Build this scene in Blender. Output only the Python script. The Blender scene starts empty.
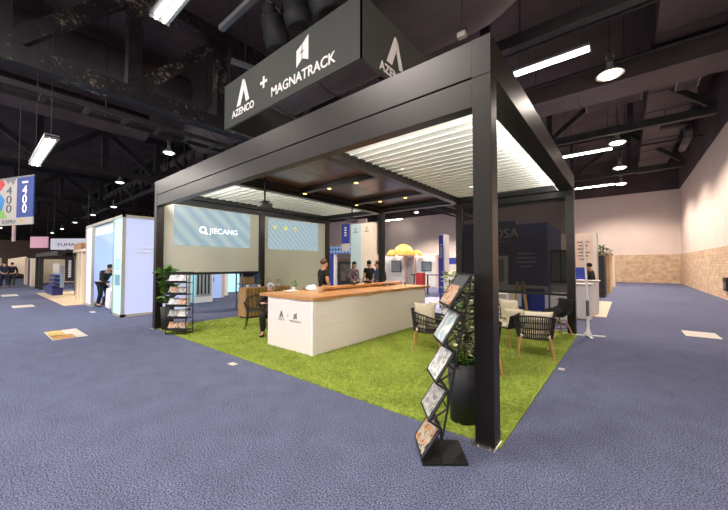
import bpy, bmesh, math, random
from mathutils import Vector, Matrix, Euler
random.seed(7)
PI = math.pi
S = bpy.context.scene
COL = S.collection

# ---------------------------------------------------------------- camera
cd = bpy.data.cameras.new('camera'); cam = bpy.data.objects.new('camera', cd); COL.objects.link(cam)
cam.location = (0.911, -2.909, 1.62)
cam.rotation_euler = (PI/2 + 0.0287, 0, 0.6848)
cd.sensor_width = 36; cd.lens = 320.65/728*36; cd.clip_start = .05; cd.clip_end = 400
S.camera = cam
# ---------------------------------------------------------------- world, exposure
w = bpy.data.worlds.new('hall_air'); S.world = w; w.use_nodes = True
bg = w.node_tree.nodes['Background']; bg.inputs[0].default_value = (.95, .93, .95, 1); bg.inputs[1].default_value = 1.1
S.view_settings.view_transform = 'Standard'; S.view_settings.look = 'None'
S.view_settings.gamma = 1; S.view_settings.use_curve_mapping = False
S.view_settings.exposure = 0.0
HB_POWER = 420      # each high bay lamp, watts
STRIP_E = 22        # strip lamp tube emission
def area(name, loc, size, power, color=(1, .93, .86), rot=(0, 0, 0), sy=None):
    l = bpy.data.lights.new(name, 'AREA'); l.energy = power; l.color = color
    l.shape = 'RECTANGLE'; l.size = size; l.size_y = sy or size
    o = bpy.data.objects.new(name, l); o.location = loc; o.rotation_euler = rot; COL.objects.link(o); return o
# rows of hall lamps (roof light of the hall, 8 to 9 m up)
for (x, y, p) in ((2.4, -5, 900), (-5, -6, 1100), (-14, -6, 1100), (-26, -7, 1300), (-45, -9, 1500)):
    area('hall_light', (x, y, 8.9), 3.0, p, (1, .93, .88))

# ---------------------------------------------------------------- materials
def srgb(h):
    def f(c):
        c /= 255.0
        return c/12.92 if c <= .04045 else ((c+.055)/1.055)**2.4
    return (f(h[0]), f(h[1]), f(h[2]), 1)
_m = {}
def mat(name, rgb, rough=.6, metal=0, var=0, scale=8, bump=0, emit=0, emcol=None, rgb2=None, detail=4, coat=0, stretch=None, alpha=None, trans=0, spec=.5):
    if name in _m: return _m[name]
    m = bpy.data.materials.new(name); m.use_nodes = True; nt = m.node_tree; b = nt.nodes['Principled BSDF']
    c = srgb(rgb); b.inputs['Base Color'].default_value = c
    b.inputs['Roughness'].default_value = rough; b.inputs['Metallic'].default_value = metal
    b.inputs['Specular IOR Level'].default_value = spec
    if coat: b.inputs['Coat Weight'].default_value = coat; b.inputs['Coat Roughness'].default_value = .15
    if emit:
        b.inputs['Emission Color'].default_value = srgb(emcol or rgb); b.inputs['Emission Strength'].default_value = emit
    if alpha is not None: b.inputs['Alpha'].default_value = alpha
    if trans: b.inputs['Transmission Weight'].default_value = trans
    tc = nt.nodes.new('ShaderNodeTexCoord'); no = nt.nodes.new('ShaderNodeTexNoise')
    no.inputs['Scale'].default_value = scale; no.inputs['Detail'].default_value = detail
    src = tc.outputs['Object']
    if stretch:
        mp = nt.nodes.new('ShaderNodeMapping'); mp.inputs['Scale'].default_value = stretch
        nt.links.new(src, mp.inputs[0]); src = mp.outputs[0]
    nt.links.new(src, no.inputs['Vector'])
    if var or rgb2:
        r = nt.nodes.new('ShaderNodeValToRGB')
        c2 = srgb(rgb2) if rgb2 else tuple(x*(1-var) for x in c[:3]) + (1,)
        c1 = c if rgb2 else tuple(min(1, x*(1+var)) for x in c[:3]) + (1,)
        r.color_ramp.elements[0].position = .34; r.color_ramp.elements[1].position = .66
        r.color_ramp.elements[0].color = c2; r.color_ramp.elements[1].color = c1
        nt.links.new(no.outputs['Fac'], r.inputs[0]); nt.links.new(r.outputs[0], b.inputs['Base Color'])
    if bump:
        bu = nt.nodes.new('ShaderNodeBump'); bu.inputs['Strength'].default_value = bump; bu.inputs['Distance'].default_value = .02
        nt.links.new(no.outputs['Fac'], bu.inputs['Height']); nt.links.new(bu.outputs[0], b.inputs['Normal'])
    _m[name] = m; return m
def two_noise(m, big, s):      # large scale wear multiplied over the base colour
    nt = m.node_tree; b = nt.nodes['Principled BSDF']; l = b.inputs['Base Color'].links[0]; src = l.from_socket
    tc = nt.nodes.new('ShaderNodeTexCoord'); n = nt.nodes.new('ShaderNodeTexNoise'); n.inputs['Scale'].default_value = s; n.inputs['Detail'].default_value = 8
    nt.links.new(tc.outputs['Object'], n.inputs['Vector'])
    mr = nt.nodes.new('ShaderNodeMapRange'); mr.inputs['From Min'].default_value = .3; mr.inputs['From Max'].default_value = .7
    mr.inputs['To Min'].default_value = 1-big; mr.inputs['To Max'].default_value = 1+big
    nt.links.new(n.outputs['Fac'], mr.inputs[0])
    mx = nt.nodes.new('ShaderNodeVectorMath'); mx.operation = 'SCALE'
    nt.links.new(src, mx.inputs[0]); nt.links.new(mr.outputs[0], mx.inputs['Scale']); nt.links.new(mx.outputs[0], b.inputs['Base Color'])

M_carpet = mat('blue_carpet', (95, 99, 122), .95, var=.9, scale=90, bump=.05, detail=9, spec=.05); two_noise(M_carpet, .1, 3.2)
M_turf = mat('turf_backing', (105, 125, 42), .95, rgb2=(150, 165, 70), scale=22, bump=1, detail=8, spec=.1); two_noise(M_turf, .2, 2.2)
M_blade = mat('turf_blade', (170, 180, 96), .75, rgb2=(132, 150, 64), scale=2.5, spec=.15)
M_wall = mat('painted_wall', (228, 211, 200), .85, var=.03, scale=.7)
M_metal = mat('bronze_black_aluminium', (38, 32, 29), .34, .35, var=.1, scale=3)
M_metal_in = mat('black_aluminium', (22, 22, 23), .45, .2)
M_louver = mat('white_louver', (232, 232, 226), .45)
M_panel = mat('dark_wood_ceiling', (98, 64, 46), .3, rgb2=(76, 48, 34), scale=3, stretch=(1, 8, 1), coat=.4)
M_white = mat('white_paint', (240, 237, 235), .5)
M_black = mat('matt_black', (20, 20, 21), .6)
M_ceil = mat('black_ceiling', (80, 67, 68), .9, var=.25, scale=.6)
M_steel = mat('dusty_black_steel', (30, 28, 30), .6, rgb2=(52, 48, 48), scale=2.2, detail=8)
M_duct = mat('dark_duct', (84, 73, 74), .65, var=.2, scale=.8)
M_wood = mat('live_edge_wood', (206, 152, 94), .35, rgb2=(174, 116, 62), scale=3, stretch=(6, .7, 1), detail=7, coat=.3)
M_oak = mat('oak', (190, 150, 100), .5, rgb2=(165, 120, 74), scale=6, stretch=(6, 6, .6))
M_cream = mat('cream_fabric', (228, 216, 190), .9, var=.06, scale=40, bump=.2)
M_rope = mat('black_rope', (30, 28, 27), .75, var=.3, scale=60, bump=.3)
M_chrome = mat('brushed_steel', (190, 188, 184), .3, .9)
M_green = mat('leaf_green', (70, 108, 44), .5, rgb2=(38, 72, 30), scale=9)
M_green2 = mat('leaf_bright', (104, 148, 52), .45, rgb2=(60, 100, 34), scale=7)
M_varieg = mat('variegated_leaf', (226, 228, 186), .5, rgb2=(120, 140, 70), scale=20)
M_bark = mat('stem_brown', (82, 64, 44), .8)
M_soil = mat('moss_soil', (92, 100, 46), .95, rgb2=(60, 48, 30), scale=25, bump=.6)
M_pot = mat('dark_pot', (38, 40, 42), .6, var=.25, scale=6, bump=.1)
M_skin = mat('skin', (196, 146, 118), .55)
M_eye = mat('eye_dark', (25, 20, 18), .3)
M_beige = mat('beige_panel', (205, 186, 158), .7, var=.04, scale=2)
M_blue = mat('booth_blue', (42, 60, 150), .6)
M_navy = mat('booth_navy', (38, 42, 110), .6)
M_greymetal = mat('grey_metal', (120, 120, 122), .4, .6)
M_lamp = mat('lamp_glow', (255, 240, 225), .5, emit=16, emcol=(255, 238, 222))
M_lamp_far = mat('lamp_glow_far', (255, 250, 240), .5, emit=6, emcol=(235, 245, 240))
M_tube = mat('tube_glow', (255, 250, 240), .5, emit=STRIP_E, emcol=(255, 248, 235))
M_warm = mat('warm_led', (255, 200, 120), .5, emit=5, emcol=(255, 196, 112))

# ---------------------------------------------------------------- mesh building
class MB:
    def __init__(s): s.bm = bmesh.new()
    def _x(s, vs, loc, rot):
        m = Matrix.Translation(Vector(loc)) @ Euler(rot).to_matrix().to_4x4()
        bmesh.ops.transform(s.bm, matrix=m, verts=vs)
    def box(s, c, d, rot=(0, 0, 0), bev=0):
        r = bmesh.ops.create_cube(s.bm, size=1); vs = r['verts']
        bmesh.ops.scale(s.bm, vec=Vector(d), verts=vs)
        if bev:
            es = list({e for v in vs for e in v.link_edges})
            q = bmesh.ops.bevel(s.bm, geom=es, offset=bev, segments=2, affect='EDGES', profile=.6)
            vs = list({v for f in q['faces'] for v in f.verts} | {v for v in vs if v.is_valid})
            seen = set(vs); st = list(vs)
            while st:
                v = st.pop()
                for e in v.link_edges:
                    o = e.other_vert(v)
                    if o not in seen: seen.add(o); st.append(o)
            vs = list(seen)
        s._x(vs, c, rot); return s
    def b2(s, lo, hi, bev=0):
        return s.box([(lo[i]+hi[i])/2 for i in range(3)], [abs(hi[i]-lo[i]) for i in range(3)], bev=bev)
    def cyl(s, p, q, r, r2=None, n=12):
        p, q = Vector(p), Vector(q); d = q-p; L = d.length
        if L < 1e-6: return s
        g = bmesh.ops.create_cone(s.bm, cap_ends=True, segments=n, radius1=r, radius2=r if r2 is None else max(r2, 1e-4), depth=L)
        m = Matrix.Translation((p+q)/2) @ d.to_track_quat('Z', 'Y').to_matrix().to_4x4()
        bmesh.ops.transform(s.bm, matrix=m, verts=g['verts']); return s
    def tube(s, pts, r, n=8):
        for a, b in zip(pts, pts[1:]): s.cyl(a, b, r, n=n)
        for a in pts[1:-1]: s.ball(a, r, n=n)
        return s
    def ball(s, c, r, sc=(1, 1, 1), n=12, rot=(0, 0, 0)):
        g = bmesh.ops.create_uvsphere(s.bm, u_segments=n, v_segments=max(6, n*2//3), radius=r)
        bmesh.ops.scale(s.bm, vec=Vector(sc), verts=g['verts']); s._x(g['verts'], c, rot); return s
    def lathe(s, prof, c=(0, 0, 0), n=24, rot=(0, 0, 0)):
        rings = []; allv = []
        for r, z in prof:
            ring = [s.bm.verts.new((max(r, 1e-4)*math.cos(2*PI*k/n), max(r, 1e-4)*math.sin(2*PI*k/n), z)) for k in range(n)]
            rings.append(ring); allv += ring
        for a, b in zip(rings, rings[1:]):
            for k in range(n): s.bm.faces.new((a[k], a[(k+1) % n], b[(k+1) % n], b[k]))
        s._x(allv, c, rot); return s
    def face(s, pts):
        s.bm.faces.new([s.bm.verts.new(p) for p in pts]); return s
    def prism(s, pts, ext):          # polygon pts swept by vector ext
        e = Vector(ext); a = [s.bm.verts.new(p) for p in pts]; b = [s.bm.verts.new(Vector(p)+e) for p in pts]
        s.bm.faces.new(a[::-1]); s.bm.faces.new(b); n = len(a)
        for k in range(n): s.bm.faces.new((a[k], a[(k+1) % n], b[(k+1) % n], b[k]))
        return s
    def grid(s, f, nu, nv, th=0):    # surface f(u,v) -> point
        vs = [[s.bm.verts.new(f(i/nu, j/nv)) for j in range(nv+1)] for i in range(nu+1)]
        for i in range(nu):
            for j in range(nv): s.bm.faces.new((vs[i][j], vs[i+1][j], vs[i+1][j+1], vs[i][j+1]))
        return s
    def build(s, name, m, parent=None, smooth=False, loc=(0, 0, 0), rotz=0):
        bmesh.ops.recalc_face_normals(s.bm, faces=s.bm.faces)
        me = bpy.data.meshes.new(name); s.bm.to_mesh(me); s.bm.free()
        if smooth:
            for p in me.polygons: p.use_smooth = True
        me.materials.append(m); o = bpy.data.objects.new(name, me); COL.objects.link(o)
        if parent: o.parent = parent
        o.location = loc; o.rotation_euler = (0, 0, rotz); return o
def tag(o, label, cat, group=None, kind=None):
    o['label'] = label; o['category'] = cat
    if group: o['group'] = group
    if kind: o['kind'] = kind
    return o
def thing(name, label, cat, loc=(0, 0, 0), rotz=0, group=None):
    o = bpy.data.objects.new(name, None); o.empty_display_size = .2; COL.objects.link(o)
    o.location = loc; o.rotation_euler = (0, 0, rotz); return tag(o, label, cat, group)
def struct(name, mb, m, **k):
    o = mb.build(name, m, **k); o['kind'] = 'structure'; return o
def dup(root, loc, rotz, label=None):
    def cp(o, par):
        c = o.copy(); COL.objects.link(c)
        if par: c.parent = par
        for ch in [x for x in ALLCH.get(o.name, [])]: cp(ch, c)
        return c
    ALLCH = {}
    for o in bpy.data.objects:
        if o.parent: ALLCH.setdefault(o.parent.name, []).append(o)
    r = cp(root, None); r.location = loc; r.rotation_euler = (0, 0, rotz)
    if label: r['label'] = label
    return r
def text(name, body, size, m, parent, loc, rot, ext=.004, align='CENTER', sx=1, offset=0):
    c = bpy.data.curves.new(name, 'FONT'); c.body = body; c.size = size; c.extrude = ext; c.align_x = align; c.offset = offset
    t = bpy.data.objects.new('t', c); COL.objects.link(t)
    dg = bpy.context.evaluated_depsgraph_get(); me = bpy.data.meshes.new_from_object(t.evaluated_get(dg))
    bpy.data.objects.remove(t); me.materials.clear(); me.materials.append(m)
    o = bpy.data.objects.new(name, me); COL.objects.link(o); o.parent = parent; o.location = loc; o.rotation_euler = rot; o.scale = (sx, 1, 1)
    return o
FRONT = (PI/2, 0, 0)          # lettering that faces -y
RIGHT = (PI/2, 0, PI/2)       # lettering that faces +x

# ================================================================ the hall
struct('floor', MB().b2((-150, -30, -.1), (4.6, 34.7, 0)), M_carpet)
struct('ceiling', MB().b2((-150, -9, 11.2), (4.6, 34.7, 11.4)), M_ceil)
struct('wall_back', MB().b2((-150, 34.54, 0), (4.52, 34.8, 7.95)), M_wall)
struct('wall_right', MB().b2((4.52, -30, 0), (4.8, 34.8, 7.95)), M_wall)
struct('wall_left', MB().b2((-150.3, -30, 0), (-150, 34.8, 11.4)), M_ceil)
struct('trim_1', MB().b2((-150, 34.5, 7.95), (4.52, 34.85, 11.2)), M_ceil)     # black upper wall
struct('trim_2', MB().b2((4.48, -30, 7.95), (4.85, 34.85, 11.2)), M_ceil)
def stone_mat():
    m = mat('split_stone', (196, 168, 132), .9); nt = m.node_tree; b = nt.nodes['Principled BSDF']
    tc = nt.nodes.new('ShaderNodeTexCoord'); sx = nt.nodes.new('ShaderNodeSeparateXYZ'); ad = nt.nodes.new('ShaderNodeMath'); ad.operation = 'ADD'
    cb = nt.nodes.new('ShaderNodeCombineXYZ')
    nt.links.new(tc.outputs['Object'], sx.inputs[0]); nt.links.new(sx.outputs[0], ad.inputs[0]); nt.links.new(sx.outputs[1], ad.inputs[1])
    nt.links.new(ad.outputs[0], cb.inputs[0]); nt.links.new(sx.outputs[2], cb.inputs[1])
    br = nt.nodes.new('ShaderNodeTexBrick'); br.inputs['Scale'].default_value = 1; br.inputs['Brick Width'].default_value = .6
    br.inputs['Row Height'].default_value = .15; br.inputs['Mortar Size'].default_value = .004; br.offset_frequency = 3; br.squash = 1.7; br.squash_frequency = 3
    br.inputs['Color1'].default_value = srgb((214, 186, 156)); br.inputs['Color2'].default_value = srgb((200, 170, 138)); br.inputs['Mortar'].default_value = srgb((158, 132, 106))
    nt.links.new(cb.outputs[0], br.inputs[0])
    n = nt.nodes.new('ShaderNodeTexNoise'); n.inputs['Scale'].default_value = 3.5; n.inputs['Detail'].default_value = 8
    nt.links.new(tc.outputs['Object'], n.inputs[0])
    mx = nt.nodes.new('ShaderNodeMix'); mx.data_type = 'RGBA'; mx.blend_type = 'OVERLAY'; mx.inputs[0].default_value = .6
    nt.links.new(br.outputs[0], mx.inputs[6]); nt.links.new(n.outputs['Fac'], mx.inputs[7]); nt.links.new(mx.outputs[2], b.inputs['Base Color'])
    bu = nt.nodes.new('ShaderNodeBump'); bu.inputs['Strength'].default_value = .9; bu.inputs['Distance'].default_value = .05
    nt.links.new(n.outputs['Fac'], bu.inputs['Height']); nt.links.new(bu.outputs[0], b.inputs['Normal'])
    return m
M_stone = stone_mat()
struct('trim_3', MB().b2((-40, 34.44, 0), (4.44, 34.55, 2.45)), M_stone)
struct('trim_4', MB().b2((4.42, -12, 0), (4.53, 34.5, 2.45)), M_stone)

# ================================================================ artificial turf
turf = thing('artificial_turf', 'bright green artificial grass mat laid under the black pergola', 'artificial turf')
X0, X1, Y0, Y1 = -8.36, .03, .06, 6.12
MB().b2((X0, Y0, 0), (X1, Y1, .012)).build('backing', M_turf, turf)
def blades():
    vs, fs = [], []; R = random.random
    for i in range(90000):
        x = X0+.01+(X1-X0-.02)*R(); y = Y0+.01+(Y1-Y0-.02)*R()
        if -5 < x < -3.4 and y > 1: continue
        a = R()*PI*2; h = .018+.02*R(); wd = .003+.003*R(); lx, ly = (R()-.5)*.03, (R()-.5)*.03
        c, s_ = math.cos(a)*wd, math.sin(a)*wd; k = len(vs)
        vs += [(x-c, y-s_, .01), (x+c, y+s_, .01), (x+lx, y+ly, .01+h)]; fs.append((k, k+1, k+2))
    me = bpy.data.meshes.new('blades'); me.from_pydata(vs, [], fs); me.materials.append(M_blade)
    o = bpy.data.objects.new('blades', me); COL.objects.link(o); o.parent = turf; o['kind'] = 'stuff'
blades()

# ================================================================ pergola
W, D, H, P = 8.33, 6.05, 3.71, .17
per = thing('pergola', 'large black aluminium pergola with white louvred roof standing on the turf', 'pergola')
def post(x, y, plate=False):
    o = MB().b2((x-P/2, y-P/2, .0), (x+P/2, y+P/2, H-.36), bev=.006).build('post', M_metal, per)
    m = MB(); m.b2((x-P/2-.035, y-P/2-.05, .001), (x+P/2+.01, y+P/2, .016), bev=.003)
    for sx in (-.05, .05): m.cyl((x+sx, y-P/2-.025, .016), (x+sx, y-P/2-.025, .028), .012, n=8)
    m.build('foot_plate', M_chrome, o)
posts = [(-P/2, P/2), (-W+P/2, P/2), (-W+P/2, D/2), (-W+P/2, D-P/2), (-W*2/3, D-P/2), (-W/3, D-P/2), (-P/2, D-P/2)]
for x, y in posts: post(x, y)
for (x, y) in ((-P/2, P/2), (-W+P/2, P/2), (-P/2, D-P/2), (-W+P/2, D-P/2)):       # mitred corner blocks
    MB().b2((x-P/2, y-P/2, H-.36), (x+P/2, y+P/2, H), bev=.004).build('corner_block', M_metal, per)
bz = H-.35
MB().b2((-W+P, 0, bz), (-P, P, H-.004), bev=.004).build('beam', M_metal, per)
MB().b2((-W+P, D-P, bz), (-P, D, H-.004), bev=.004).build('beam', M_metal, per)
MB().b2((-P, P, bz), (0, D-P, H-.004), bev=.004).build('beam', M_metal, per)
MB().b2((-W, P, bz), (-W+P, D-P, H-.004), bev=.004).build('beam', M_metal, per)
# lower screen housings, set back a touch under the beams
MB().b2((-W+P, .006, 3.08), (-P, .15, bz-.012), bev=.004).build('screen_housing', M_metal, per)
MB().b2((-W+.02, P, 3.2), (-W+.16, D/2-P/2, bz-.01), bev=.004).build('screen_housing', M_metal_in, per)
MB().b2((-W+.02, D/2+P/2, 3.2), (-W+.16, D-P, bz-.01), bev=.004).build('screen_housing', M_metal_in, per)
MB().b2((-W/3+P/2, D-.16, 3.2), (-P, D-.02, bz-.01), bev=.004).build('screen_housing', M_metal_in, per)
# inner gutters
for (a, b) in (((-W+P, P, 3.36), (-P, P+.09, 3.46)), ((-W+P, D-P-.09, 3.36), (-P, D-P, 3.46)), ((-P-.09, P, 3.36), (-P, D-P, 3.46)), ((-W+P, P, 3.36), (-W+P+.09, D-P, 3.46))):
    MB().b2(a, b).build('gutter', M_metal_in, per)
for x in (-W/3, -W*2/3):
    MB().b2((x-.09, P, 3.33), (x+.09, D-P, 3.60), bev=.004).build('divider_beam', M_metal, per)
# louvres
def louver(x0, x1, y):
    m = MB(); w_, t = .222, .016; n = 6
    top, bot = [], []
    for k in range(n+1):
        u = k/n; yy = y+u*w_; zz = 3.455 + .026*u + .01*math.sin(u*PI)
        top.append((yy, zz+t)); bot.append((yy, zz))
    ring = bot + [(y+w_, 3.47)] * 0 + top[::-1]
    m.prism([(x0, a, b) for a, b in ring], (x1-x0, 0, 0))
    o = m.build('louver', M_louver, per)
    for xx in (x0+.004, x1-.004): MB().prism([(xx-.006, y+.02, 3.456), (xx-.006, y+.11, 3.405), (xx-.006, y+.19, 3.456)], (.012, 0, 0)).build('end_cap', M_black, o)
for (a, b) in ((-W/3+.1, -P-.1), (-W+P+.1, -W*2/3-.1)):
    y = P+.1
    while y < D-P-.2:
        louver(a, b, y); y += .2085
# dark panelled middle bay
ax, bx = -W*2/3+.09, -W/3-.09
ys = [P+.09, 2.28, 4.28, D-P-.09]
for i in range(3):
    for j in range(2):
        xa = ax+.01+(bx-ax)/2*j; xb = xa+(bx-ax)/2-.012
        MB().b2((xa, ys[i]+.01, 3.52), (xb, ys[i+1]-.01, 3.545)).build('ceiling_panel', M_panel, per)
    MB().b2((ax, ys[i], 3.548), (bx, ys[i+1], 3.57)).build('ceiling_backing', M_black, per)
for y in (2.35, 4.35):
    MB().b2((ax, y-.07, 3.40), (bx, y+.07, 3.515), bev=.004).build('lamp_rail', M_metal, per)
    for x in (-5.3, -4.43, -3.6):
        d = MB().cyl((x, y, 3.385), (x, y, 3.402), .06, n=20).build('downlight', M_chrome, per)
        MB().cyl((x, y, 3.378), (x, y, 3.386), .042, n=16).build('lens', M_warm, d)
        l = bpy.data.lights.new('downlight_lamp', 'SPOT'); l.energy = 110; l.color = (1, .82, .6); l.spot_size = 2.0; l.spot_blend = .8; l.shadow_soft_size = .05
        lo = bpy.data.objects.new('downlight_lamp', l); COL.objects.link(lo); lo.location = (x, y, 3.36); lo.parent = per
for y in (ys[0]+.07, ys[3]-.07):
    MB().b2((ax, y-.07, 3.42), (bx, y+.07, 3.515)).build('trim_rail', M_black, per)
for x in (ax+.05, bx-.05):
    MB().b2((x-.05, ys[0], 3.44), (x+.05, ys[3], 3.518)).build('trim_rail', M_black, per)

# LED strips added under the roof as fill light to brighten the louvres
def led(p, q, d, pw):
    p, q, d = Vector(p), Vector(q), Vector(d).normalized(); m = MB(); m.cyl(p, q, .006, n=6); o = m.build('led_strip', M_led, per)
    l = bpy.data.lights.new('led_light', 'AREA'); l.shape = 'RECTANGLE'; l.size = (q-p).length; l.size_y = .04; l.energy = pw; l.color = (1, .97, .92)
    lo = bpy.data.objects.new('led_light', l); COL.objects.link(lo); lo.location = (p+q)/2+d*.02
    X_ = (q-p).normalized(); Z_ = -d; Y_ = Z_.cross(X_); lo.rotation_euler = Matrix((X_, Y_, Z_)).transposed().to_euler(); lo.parent = per
M_led = mat('led_white', (255, 250, 240), .5, emit=1.2)
for (xa, xb) in ((-W/3+.12, -P-.12), (-W+P+.12, -W*2/3-.12)):
    led((xa, .165, 3.14), (xb, .165, 3.14), (0, .8, .35), 40)
    led((xb, P+.12, 3.35), (xb, D-P-.12, 3.35), (-.9, 0, .1), 34)

# screens
def screen_mat(name, rgb, alpha, transl, rough=.8):
    m = bpy.data.materials.new(name); m.use_nodes = True; nt = m.node_tree
    for n in list(nt.nodes): nt.nodes.remove(n)
    out = nt.nodes.new('ShaderNodeOutputMaterial'); d = nt.nodes.new('ShaderNodeBsdfDiffuse'); t = nt.nodes.new('ShaderNodeBsdfTranslucent')
    tr = nt.nodes.new('ShaderNodeBsdfTransparent'); m1 = nt.nodes.new('ShaderNodeMixShader'); m2 = nt.nodes.new('ShaderNodeMixShader')
    d.inputs[0].default_value = srgb(rgb); t.inputs[0].default_value = srgb(rgb)
    m1.inputs[0].default_value = transl; m2.inputs[0].default_value = alpha
    nt.links.new(d.outputs[0], m1.inputs[1]); nt.links.new(t.outputs[0], m1.inputs[2])
    nt.links.new(tr.outputs[0], m2.inputs[1]); nt.links.new(m1.outputs[0], m2.inputs[2]); nt.links.new(m2.outputs[0], out.inputs[0])
    return m
M_scr = screen_mat('beige_screen_cloth', (212, 210, 194), .85, .3)
M_mesh = screen_mat('black_screen_mesh', (52, 50, 47), .6, .1)
def picture_mat(name, kind):
    m = bpy.data.materials.new(name); m.use_nodes = True; nt = m.node_tree; b = nt.nodes['Principled BSDF']
    tc = nt.nodes.new('ShaderNodeTexCoord'); wv = nt.nodes.new('ShaderNodeTexWave'); wv.wave_type = 'BANDS'; wv.bands_direction = 'DIAGONAL'
    wv.inputs['Scale'].default_value = 1.3 if kind == 0 else 3.2; wv.inputs['Distortion'].default_value = 1.5 if kind == 0 else .4
    nt.links.new(tc.outputs['Object'], wv.inputs[0])
    r = nt.nodes.new('ShaderNodeValToRGB'); r.color_ramp.elements[0].color = srgb((150, 182, 200)); r.color_ramp.elements[1].color = srgb((184, 205, 208))
    nt.links.new(wv.outputs['Fac'], r.inputs[0])
    b.inputs['Base Color'].default_value = (.1, .1, .1, 1); b.inputs['Roughness'].default_value = 1; b.inputs['Alpha'].default_value = .7
    nt.links.new(r.outputs[0], b.inputs['Emission Color']); b.inputs['Emission Strength'].default_value = .85
    return m
M_glyph = mat('projected_white', (235, 245, 250), .9, emit=1.1)
M_yel = mat('projected_yellow', (200, 198, 120), .9, emit=.55)
sx_ = -W+.09
def screen(x0, y0, x1, y1, z0, z1, m, barm):
    if abs(x0-x1) < .01: sc = MB().b2((x0-.001, y0, z0), (x0+.001, y1, z1)).build('screen', m, per); MB().b2((x0-.015, y0, z0-.07), (x0+.015, y1, z0), bev=.004).build('bottom_bar', barm, sc)
    else: sc = MB().b2((x0, y0-.001, z0), (x1, y0+.001, z1)).build('screen', m, per); MB().b2((x0, y0-.015, z0-.06), (x1, y0+.015, z0), bev=.004).build('bottom_bar', barm, sc)
    return sc
s1 = screen(sx_, P+.01, sx_, D/2-P/2-.01, 1.40, 3.2, M_scr, M_black)
s2 = screen(sx_, D/2+P/2+.01, sx_, D-P-.01, .32, 3.2, M_scr, M_black)
s3 = screen(-W/3+P/2+.01, D-.09, -P-.01, D-.09, .93, 3.2, M_mesh, M_black)
pa = MB().b2((sx_+.004, .42, 2.12), (sx_+.007, 2.62, 3.18)).build('projected_picture', picture_mat('projection_one', 0), s1)
pb = MB().b2((sx_+.004, 3.28, 2.12), (sx_+.007, 5.5, 3.16)).build('projected_picture', picture_mat('projection_two', 1), s2)
text('projected_lettering', 'JIECANG', .21, M_glyph, pa, (sx_+.01, 1.78, 2.5), RIGHT, .001, sx=1.05)
q = MB(); q.lathe([(.10, 0), (.10, .002), (.065, .002), (.065, 0), (.10, 0)], n=24)
q.box((.08, -.08, .001), (.11, .05, .002), rot=(0, 0, -.7))
lg = q.build('projected_emblem', M_glyph, pa, loc=(sx_+.01, 1.17, 2.58)); lg.rotation_euler = RIGHT
for k in range(3):
    y = 3.55+k*.42
    q = MB()
    for a in range(5): q.ball((sx_+.009, y+.045*math.cos(a*2*PI/5), 2.86+.045*math.sin(a*2*PI/5)), .035, (.05, 1, 1), n=8)
    q.build('projected_flower', M_yel, pb)

# projectors hung from the pergola roof
def projector(x, y, label, z=2.93):
    t = thing('projector', label, 'projector', (x, y, z))
    MB().cyl((0, 0, .06), (0, 0, 3.51-z), .018).build('drop_pole', M_black, t)
    MB().box((0, 0, .05), (.16, .16, .02)).box((-.06, 0, .03), (.015, .1, .06)).box((.06, 0, .03), (.015, .1, .06)).build('bracket', M_black, t)
    bdy = MB().box((0, 0, -.03), (.22, .26, .09), bev=.02).build('body', mat('projector_grey', (84, 84, 82), .5), t)
    MB().cyl((-.11, .06, -.03), (-.135, .06, -.03), .034, .03, n=18).build('lens', M_chrome, bdy)
    v = MB()
    for k in range(6): v.box((-.111, -.1+k*.018, -.03), (.004, .007, .045))
    v.build('vent', M_black, bdy)
projector(-5.15, 1.1, 'grey projector on a black drop pole, nearer the front beam')
projector(-5.35, 4.2, 'grey projector on a black drop pole, farther from the front beam')

# ================================================================ hanging sign
M_sign = mat('sign_cloth', (64, 66, 62), .8, var=.04, scale=1.5)
M_signtxt = mat('sign_white', (240, 236, 234), .7)
sg = thing('hanging_sign', 'huge dark grey cloth box sign with white logos hung above the pergola', 'hanging sign', (-5.4, 4.1, 5.4))
L2, D2, HB = 2.63, 2.6, 1.24
y0 = -2.58; x1 = 2.63; x0 = -2.42; y1 = 2.6
def side(a, b):
    m = MB(); a, b = Vector(a), Vector(b); d = (b-a); n = Vector((d.y, -d.x, 0)).normalized()*.03
    m.prism([a, b, b+Vector((0, 0, HB)), a+Vector((0, 0, HB))], -n); m.build('cloth_panel', M_sign, sg)
side((x0, y0, 0), (x1, y0, 0)); side((x1, y0, 0), (x1, y1, 0)); side((x1, y1, 0), (x0, y1, 0)); side((x0, y1, 0), (x0, y0, 0))
fr = MB()
for z in (.04, HB-.04):
    fr.tube([(x0+.06, y0+.06, z), (x1-.06, y0+.06, z), (x1-.06, y1-.06, z), (x0+.06, y1-.06, z), (x0+.06, y0+.06, z)], .025)
fr.cyl((x0, 0, HB-.04), (x1, 0, HB-.04), .025)
fr.build('frame', M_greymetal, sg)
for (x, y) in ((x0+.1, y0+.1), (x1-.1, y0+.1), (x1-.1, y1-.1), (x0+.1, y1-.1)): MB().cyl((x, y, HB), (x, y, 5.8), .008, n=6).build('cable', M_black, sg)
def a_logo(parent, place, s):       # a peaked two-legged mark
    m = MB()
    m.prism([(-.46*s, 0, 0), (-.17*s, 0, 0), (.10*s, .62*s, 0), (.10*s, .93*s, 0), (.04*s, 1.0*s, 0), (-.03*s, .96*s, 0)], (0, 0, .006))
    m.prism([(.24*s, .02*s, 0), (.47*s, .06*s, 0), (.14*s, .94*s, 0), (.12*s, .6*s, 0), (.09*s, .52*s, 0)], (0, 0, .006))
    o = m.build('logo_mark', M_signtxt if place[2] else M_grey_print, parent); o.location = place[0]; o.rotation_euler = place[1]; return o
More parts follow.
